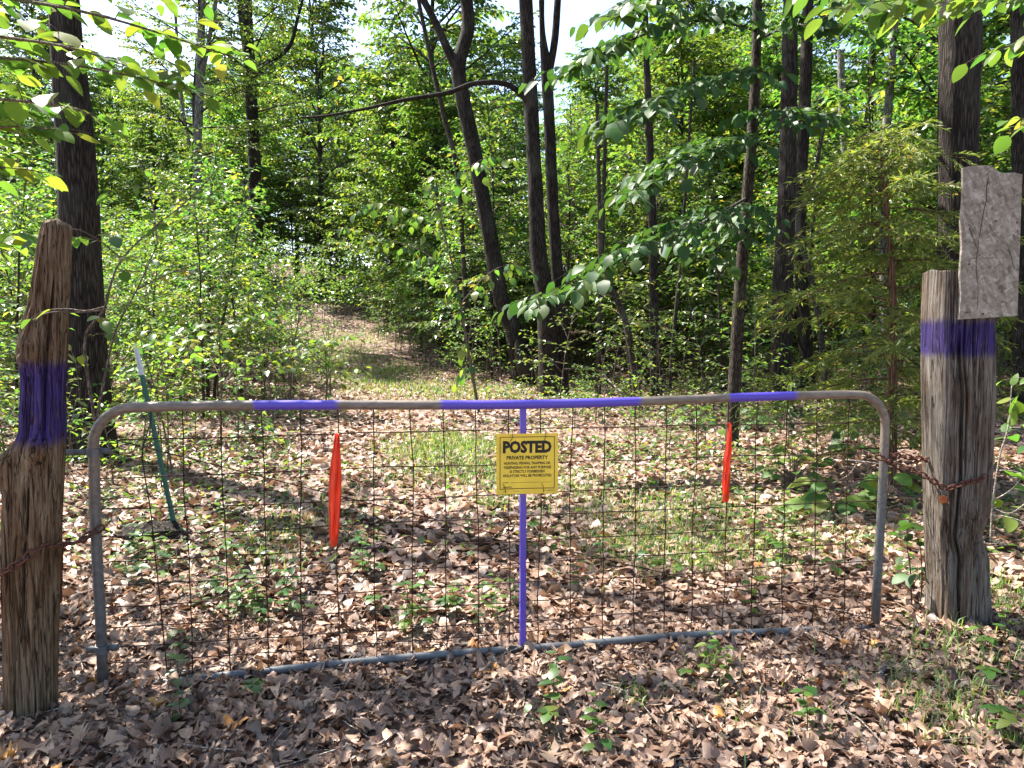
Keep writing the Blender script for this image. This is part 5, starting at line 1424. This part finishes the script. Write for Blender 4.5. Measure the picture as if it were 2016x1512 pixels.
for (px, py) in spots:
    q = ground_at(min(max(px, -60), 2080), min(max(py, 960), 1500))
    seedling(rs.integers(0, 6), q[0], q[1], rs.uniform(0.55, 1.05), rs.uniform(0, 6.28), 'bright' if px > 1400 and rs.uniform() < 0.6 else 'near')

# big-leaved plants behind the right end of the gate
def big_plant(px, py, label, leaves, key, seed):
    b = ground_at(px, py); r = np.random.default_rng(seed); root = thing('broad_leaved_plant', label, 'plant', b); L = Leaves(); g = G()
    for (a, rad_, h, sz, tilt) in leaves:
        q = np.array([math.cos(a) * rad_, math.sin(a) * rad_, h]); add_tube(g, smooth_path([[0, 0, -0.02], q * [0.4, 0.4, 0.7], q], 8), 0.003, 5)
        L.add((q + b)[None], np.array([[math.cos(a), math.sin(a), tilt]]), np.array([[r.normal(0, 0.2), -0.35 + r.normal(0, 0.1), 1.0]]), np.array([sz]))
    g.obj('stem', M['twig'], root); leaf_objs(root, b, L, key, r, 300, 0.0)
r_ = np.random.default_rng(6)
big_plant(1640, 1010, 'plant with very large pale leaves on the litter behind the padlocked gate end', [(r_.uniform(0, 6.28), r_.uniform(0.05, 0.28), r_.uniform(0.08, 0.28), r_.uniform(0.14, 0.25), r_.uniform(-0.3, 0.0)) for _ in range(13)], 'bright', 8)
big_plant(1745, 985, 'second large pale-leaved plant beside the gate end tube', [(r_.uniform(0, 6.28), r_.uniform(0.05, 0.2), r_.uniform(0.08, 0.3), r_.uniform(0.13, 0.22), r_.uniform(-0.3, 0.0)) for _ in range(10)], 'bright', 9)
big_plant(1560, 960, 'tiered plant of oval pale leaves beyond the shorter orange tape', [(r_.uniform(0, 6.28), r_.uniform(0.08, 0.3), r_.uniform(0.1, 0.42), r_.uniform(0.09, 0.15), r_.uniform(-0.2, 0.15)) for _ in range(34)], 'bright', 10)
big_plant(1690, 900, 'dark drooping plant behind the corner of the gate', [(r_.uniform(0, 6.28), r_.uniform(0.05, 0.3), r_.uniform(0.1, 0.4), r_.uniform(0.12, 0.2), r_.uniform(-0.4, 0.05)) for _ in range(22)], 'dark', 11)
big_plant(500, 870, 'bushy low plant behind the purple stretch near the green steel post', [(r_.uniform(0, 6.28), r_.uniform(0.05, 0.3), r_.uniform(0.08, 0.35), r_.uniform(0.09, 0.14), r_.uniform(-0.3, 0.05)) for _ in range(40)], 'near', 12)
big_plant(1370, 850, 'patch of broad leaves, some turned yellow, beyond the sign', [(r_.uniform(0, 6.28), r_.uniform(0.05, 0.6), r_.uniform(0.1, 0.4), r_.uniform(0.10, 0.17), r_.uniform(-0.4, 0.0)) for _ in range(60)], 'near', 13)
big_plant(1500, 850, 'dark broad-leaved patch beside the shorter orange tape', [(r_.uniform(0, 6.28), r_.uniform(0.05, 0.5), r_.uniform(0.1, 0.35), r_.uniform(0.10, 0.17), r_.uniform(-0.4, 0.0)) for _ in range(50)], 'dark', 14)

# ================================================================== grass and ground cover (uncountable)
rg = np.random.default_rng(111)
gr = G()
def blades(px, py, rx, ry, n, h, yel=0.0):
    c0 = ground_at(px, py)
    sc0 = c0[1] / F
    x = c0[0] + rg.normal(0, rx * sc0, n); y = c0[1] + rg.normal(0, ry, n)
    z = terrain(x, y); a = rg.uniform(0, 6.283, n); hh = h * rg.uniform(0.5, 1.3, n); ben = rg.uniform(0.2, 1.0, n)
    wd = 0.0022 + 0.0006 * np.clip(y, 0, 30) * 0.35
    dx, dy = np.cos(a), np.sin(a)
    b = np.stack([x, y, z], -1); sx = np.stack([-dy * wd, dx * wd, 0 * wd], -1)
    m1 = b + np.stack([dx * ben * hh * 0.25, dy * ben * hh * 0.25, hh * 0.6], -1)
    tp_ = b + np.stack([dx * ben * hh * 0.8, dy * ben * hh * 0.8, hh * (1 - 0.35 * ben)], -1)
    V = np.stack([b - sx, b + sx, m1 + sx * 0.8, m1 - sx * 0.8, tp_], 1).reshape(-1, 3)
    k = np.arange(n) * 5
    f4 = np.stack([k, k + 1, k + 2, k + 3], -1); f3 = np.stack([k + 3, k + 2, k + 4], -1)
    base = gr.n; rv = np.repeat(np.clip(rg.uniform(0, 1, n) + yel, 0, 1), 5)
    gr.add(V, f4, rv); gr.f.append(f3 + base)
for a in ((880, 885, 70, 0.7, 2600, 0.11), (930, 930, 90, 0.5, 1500, 0.09), (1350, 1085, 110, 0.35, 1700, 0.09), (1300, 1010, 130, 0.4, 1400, 0.09), (560, 1050, 70, 0.5, 900, 0.08), (760, 740, 45, 1.6, 1200, 0.18), (690, 715, 40, 2.2, 900, 0.2), (830, 770, 90, 1.2, 1500, 0.14), (950, 775, 70, 1.5, 900, 0.14),
          (1840, 1370, 75, 0.18, 260, 0.09), (1920, 1290, 60, 0.2, 200, 0.10), (1900, 1430, 80, 0.14, 150, 0.08), (1975, 1180, 50, 0.25, 400, 0.10), (1400, 1310, 18, 0.04, 26, 0.09), (1250, 1385, 30, 0.05, 40, 0.09), (970, 1000, 20, 0.08, 60, 0.12), (1650, 1060, 60, 0.25, 500, 0.07), (1120, 960, 60, 0.4, 500, 0.08), (680, 680, 40, 3.0, 900, 0.25), (1500, 1400, 150, 0.2, 120, 0.06)):
    blades(*a)
tag(gr.obj('grass', M['grass'], None, True), 'thin green grass growing in patches along the track and by the timber post', 'grass', kind='stuff')
gc = G()
def cover(n, y0, y1, thr, smin, smax, lift, path_keep):
    y = y0 + (y1 - y0) * rg.uniform(0, 1, n) ** 0.8; x = rg.uniform(-0.75, 0.75, n) * y
    m = vnoise(x * 0.55 + 7, y * 0.55, 17) > thr
    onp = np.abs(x - path_x(y)) < 1.6
    m &= (~onp) | (rg.uniform(0, 1, n) < path_keep)
    x, y = x[m], y[m]; k = len(x)
    z = terrain(x, y) + rg.uniform(0.02, lift, k)
    d, nr = tilt_frames(k, 0.35, rg)
    scatter(gc, DI[1], np.stack([x, y, z], -1), d, nr, rg.uniform(smin, smax, k), rg.uniform(0, 1, k))
cover(5200, 4.4, 9, 0.50, 0.035, 0.075, 0.09, 0.35)
cover(9000, 8, 16, 0.48, 0.05, 0.10, 0.20, 0.18)
cover(16000, 14, 34, 0.42, 0.06, 0.12, 0.35, 0.12)
cover(16000, 30, 60, 0.36, 0.09, 0.17, 0.5, 0.3)
tag(gc.obj('ground_cover', M['leaf'], None, False), 'low green leaves covering the forest floor beside the track', 'ground cover', kind='stuff')

# ================================================================== fallen sticks, stones
def stick(name, label, pts, r0, r1, mat='deadwood', sub=()):
    pts = smooth_path(pts, 24); pts = pts + np.random.default_rng(len(label)).normal(0, r0 * 0.25, pts.shape)
    g = G(); add_tube(g, pts - pts[0], np.linspace(r0, r1, 24), 8)
    for s_ in sub:
        q = smooth_path(s_, 10) - pts[0]; add_tube(g, q, np.linspace(r1, r1 * 0.4, 10), 5)
    tag(g.obj(name, M[mat], loc=pts[0]), label, 'stick')
def gpt(px, py, dz=0.0): q = ground_at(px, py); q[2] += dz; return q
stick('fallen_branch', 'pale barkless stick lying beside the green steel post', [gpt(375, 905, 0.03), gpt(405, 918, 0.05), gpt(440, 938, 0.03), gpt(462, 941, 0.02)], 0.020, 0.010)
stick('fallen_branch', 'short cut stick with mottled bark lying in front of the timber post', [gpt(1740, 1320, 0.02), gpt(1728, 1345, 0.02), gpt(1719, 1370, 0.015)], 0.011, 0.010, 'bark_grey')
q0 = gpt(1430, 930, 0.02)
stick('fallen_branch', 'thin pale twig arching over the litter by the shorter orange tape', [q0, q0 + [0.05, 0, 0.05], q0 + [0.22, 0, 0.09], q0 + [0.38, 0, 0.02]], 0.006, 0.003)
stick('fallen_branch', 'dark dead branch lying on the ground right of the timber post', [gpt(1920, 1070, 0.04), gpt(1965, 1085, 0.06), gpt(2030, 1100, 0.05), gpt(2100, 1105, 0.03)], 0.022, 0.012, 'bark')
stick('fallen_branch', 'dark stick lying across the track behind the gate', [gpt(700, 842, 0.03), gpt(725, 838, 0.03), gpt(760, 830, 0.03)], 0.018, 0.010, 'bark')
stick('fallen_branch', 'bent pale branch on the floor right of the twin trunks', [gpt(1150, 745, 0.25), gpt(1180, 752, 0.3), gpt(1210, 770, 0.12), gpt(1240, 785, 0.02)], 0.035, 0.015)
stick('fallen_branch', 'long low dead limb lying in the thicket behind the gate', [gpt(330, 715, 0.3), gpt(400, 712, 0.35), gpt(480, 705, 0.25)], 0.04, 0.02, 'bark')
stick('fallen_branch', 'bleached dead stick leaning by the gate foot at the hollow of the leaves', [gpt(1000, 1370, 0.02), gpt(985, 1335, 0.03), gpt(970, 1305, 0.04)], 0.008, 0.005)
stick('fallen_branch', 'long thin dry grass stalk lying on the litter in front of the gate', [gpt(1640, 1400, 0.03), gpt(1690, 1435, 0.04), gpt(1735, 1478, 0.03)], 0.0035, 0.002)
stick('fallen_branch', 'tangle of thin bare twigs reaching from the gate end to the timber post', [P(1665, 905, 3.95), P(1720, 912, 3.92), P(1780, 925, 3.95), P(1835, 940, 4.0)], 0.004, 0.002, 'deadwood', sub=([P(1690, 908, 3.93), P(1670, 935, 3.95), P(1640, 950, 3.98)], [P(1740, 917, 3.92), P(1790, 900, 3.98), P(1830, 905, 4.05)]))
def pebble(px, py, r, label):
    b = ground_at(px, py); rr2 = np.random.default_rng(int(px)); n_, m_ = 12, 8
    th = np.linspace(0, 2 * math.pi, n_, endpoint=False); ph = np.linspace(-1.5, 1.57, m_); TH, PH = np.meshgrid(th, ph)
    rad = r * (1 + 0.4 * (vnoise(TH * 2, PH * 2, int(px), 13) - 0.5))
    g = G(); g.add(np.stack([rad * np.cos(PH) * np.cos(TH) * 1.2, rad * np.cos(PH) * np.sin(TH), rad * np.sin(PH) * 0.6], -1).reshape(-1, 3), np.array([[a * n_ + c_, a * n_ + (c_ + 1) % n_, (a + 1) * n_ + (c_ + 1) % n_, (a + 1) * n_ + c_] for a in range(m_ - 1) for c_ in range(n_)]))
    tag(g.obj('stone', M['stone'], loc=b + [0, 0, r * 0.35 + 0.01]), label, 'stone', 'pale stones in the litter')
for px, py, r in ((422, 1135, 0.022), (440, 1298, 0.016), (405, 1165, 0.03), (1510, 985, 0.045)):
    pebble(px, py, r, 'small pale stone lying among the dry leaves behind the gate')
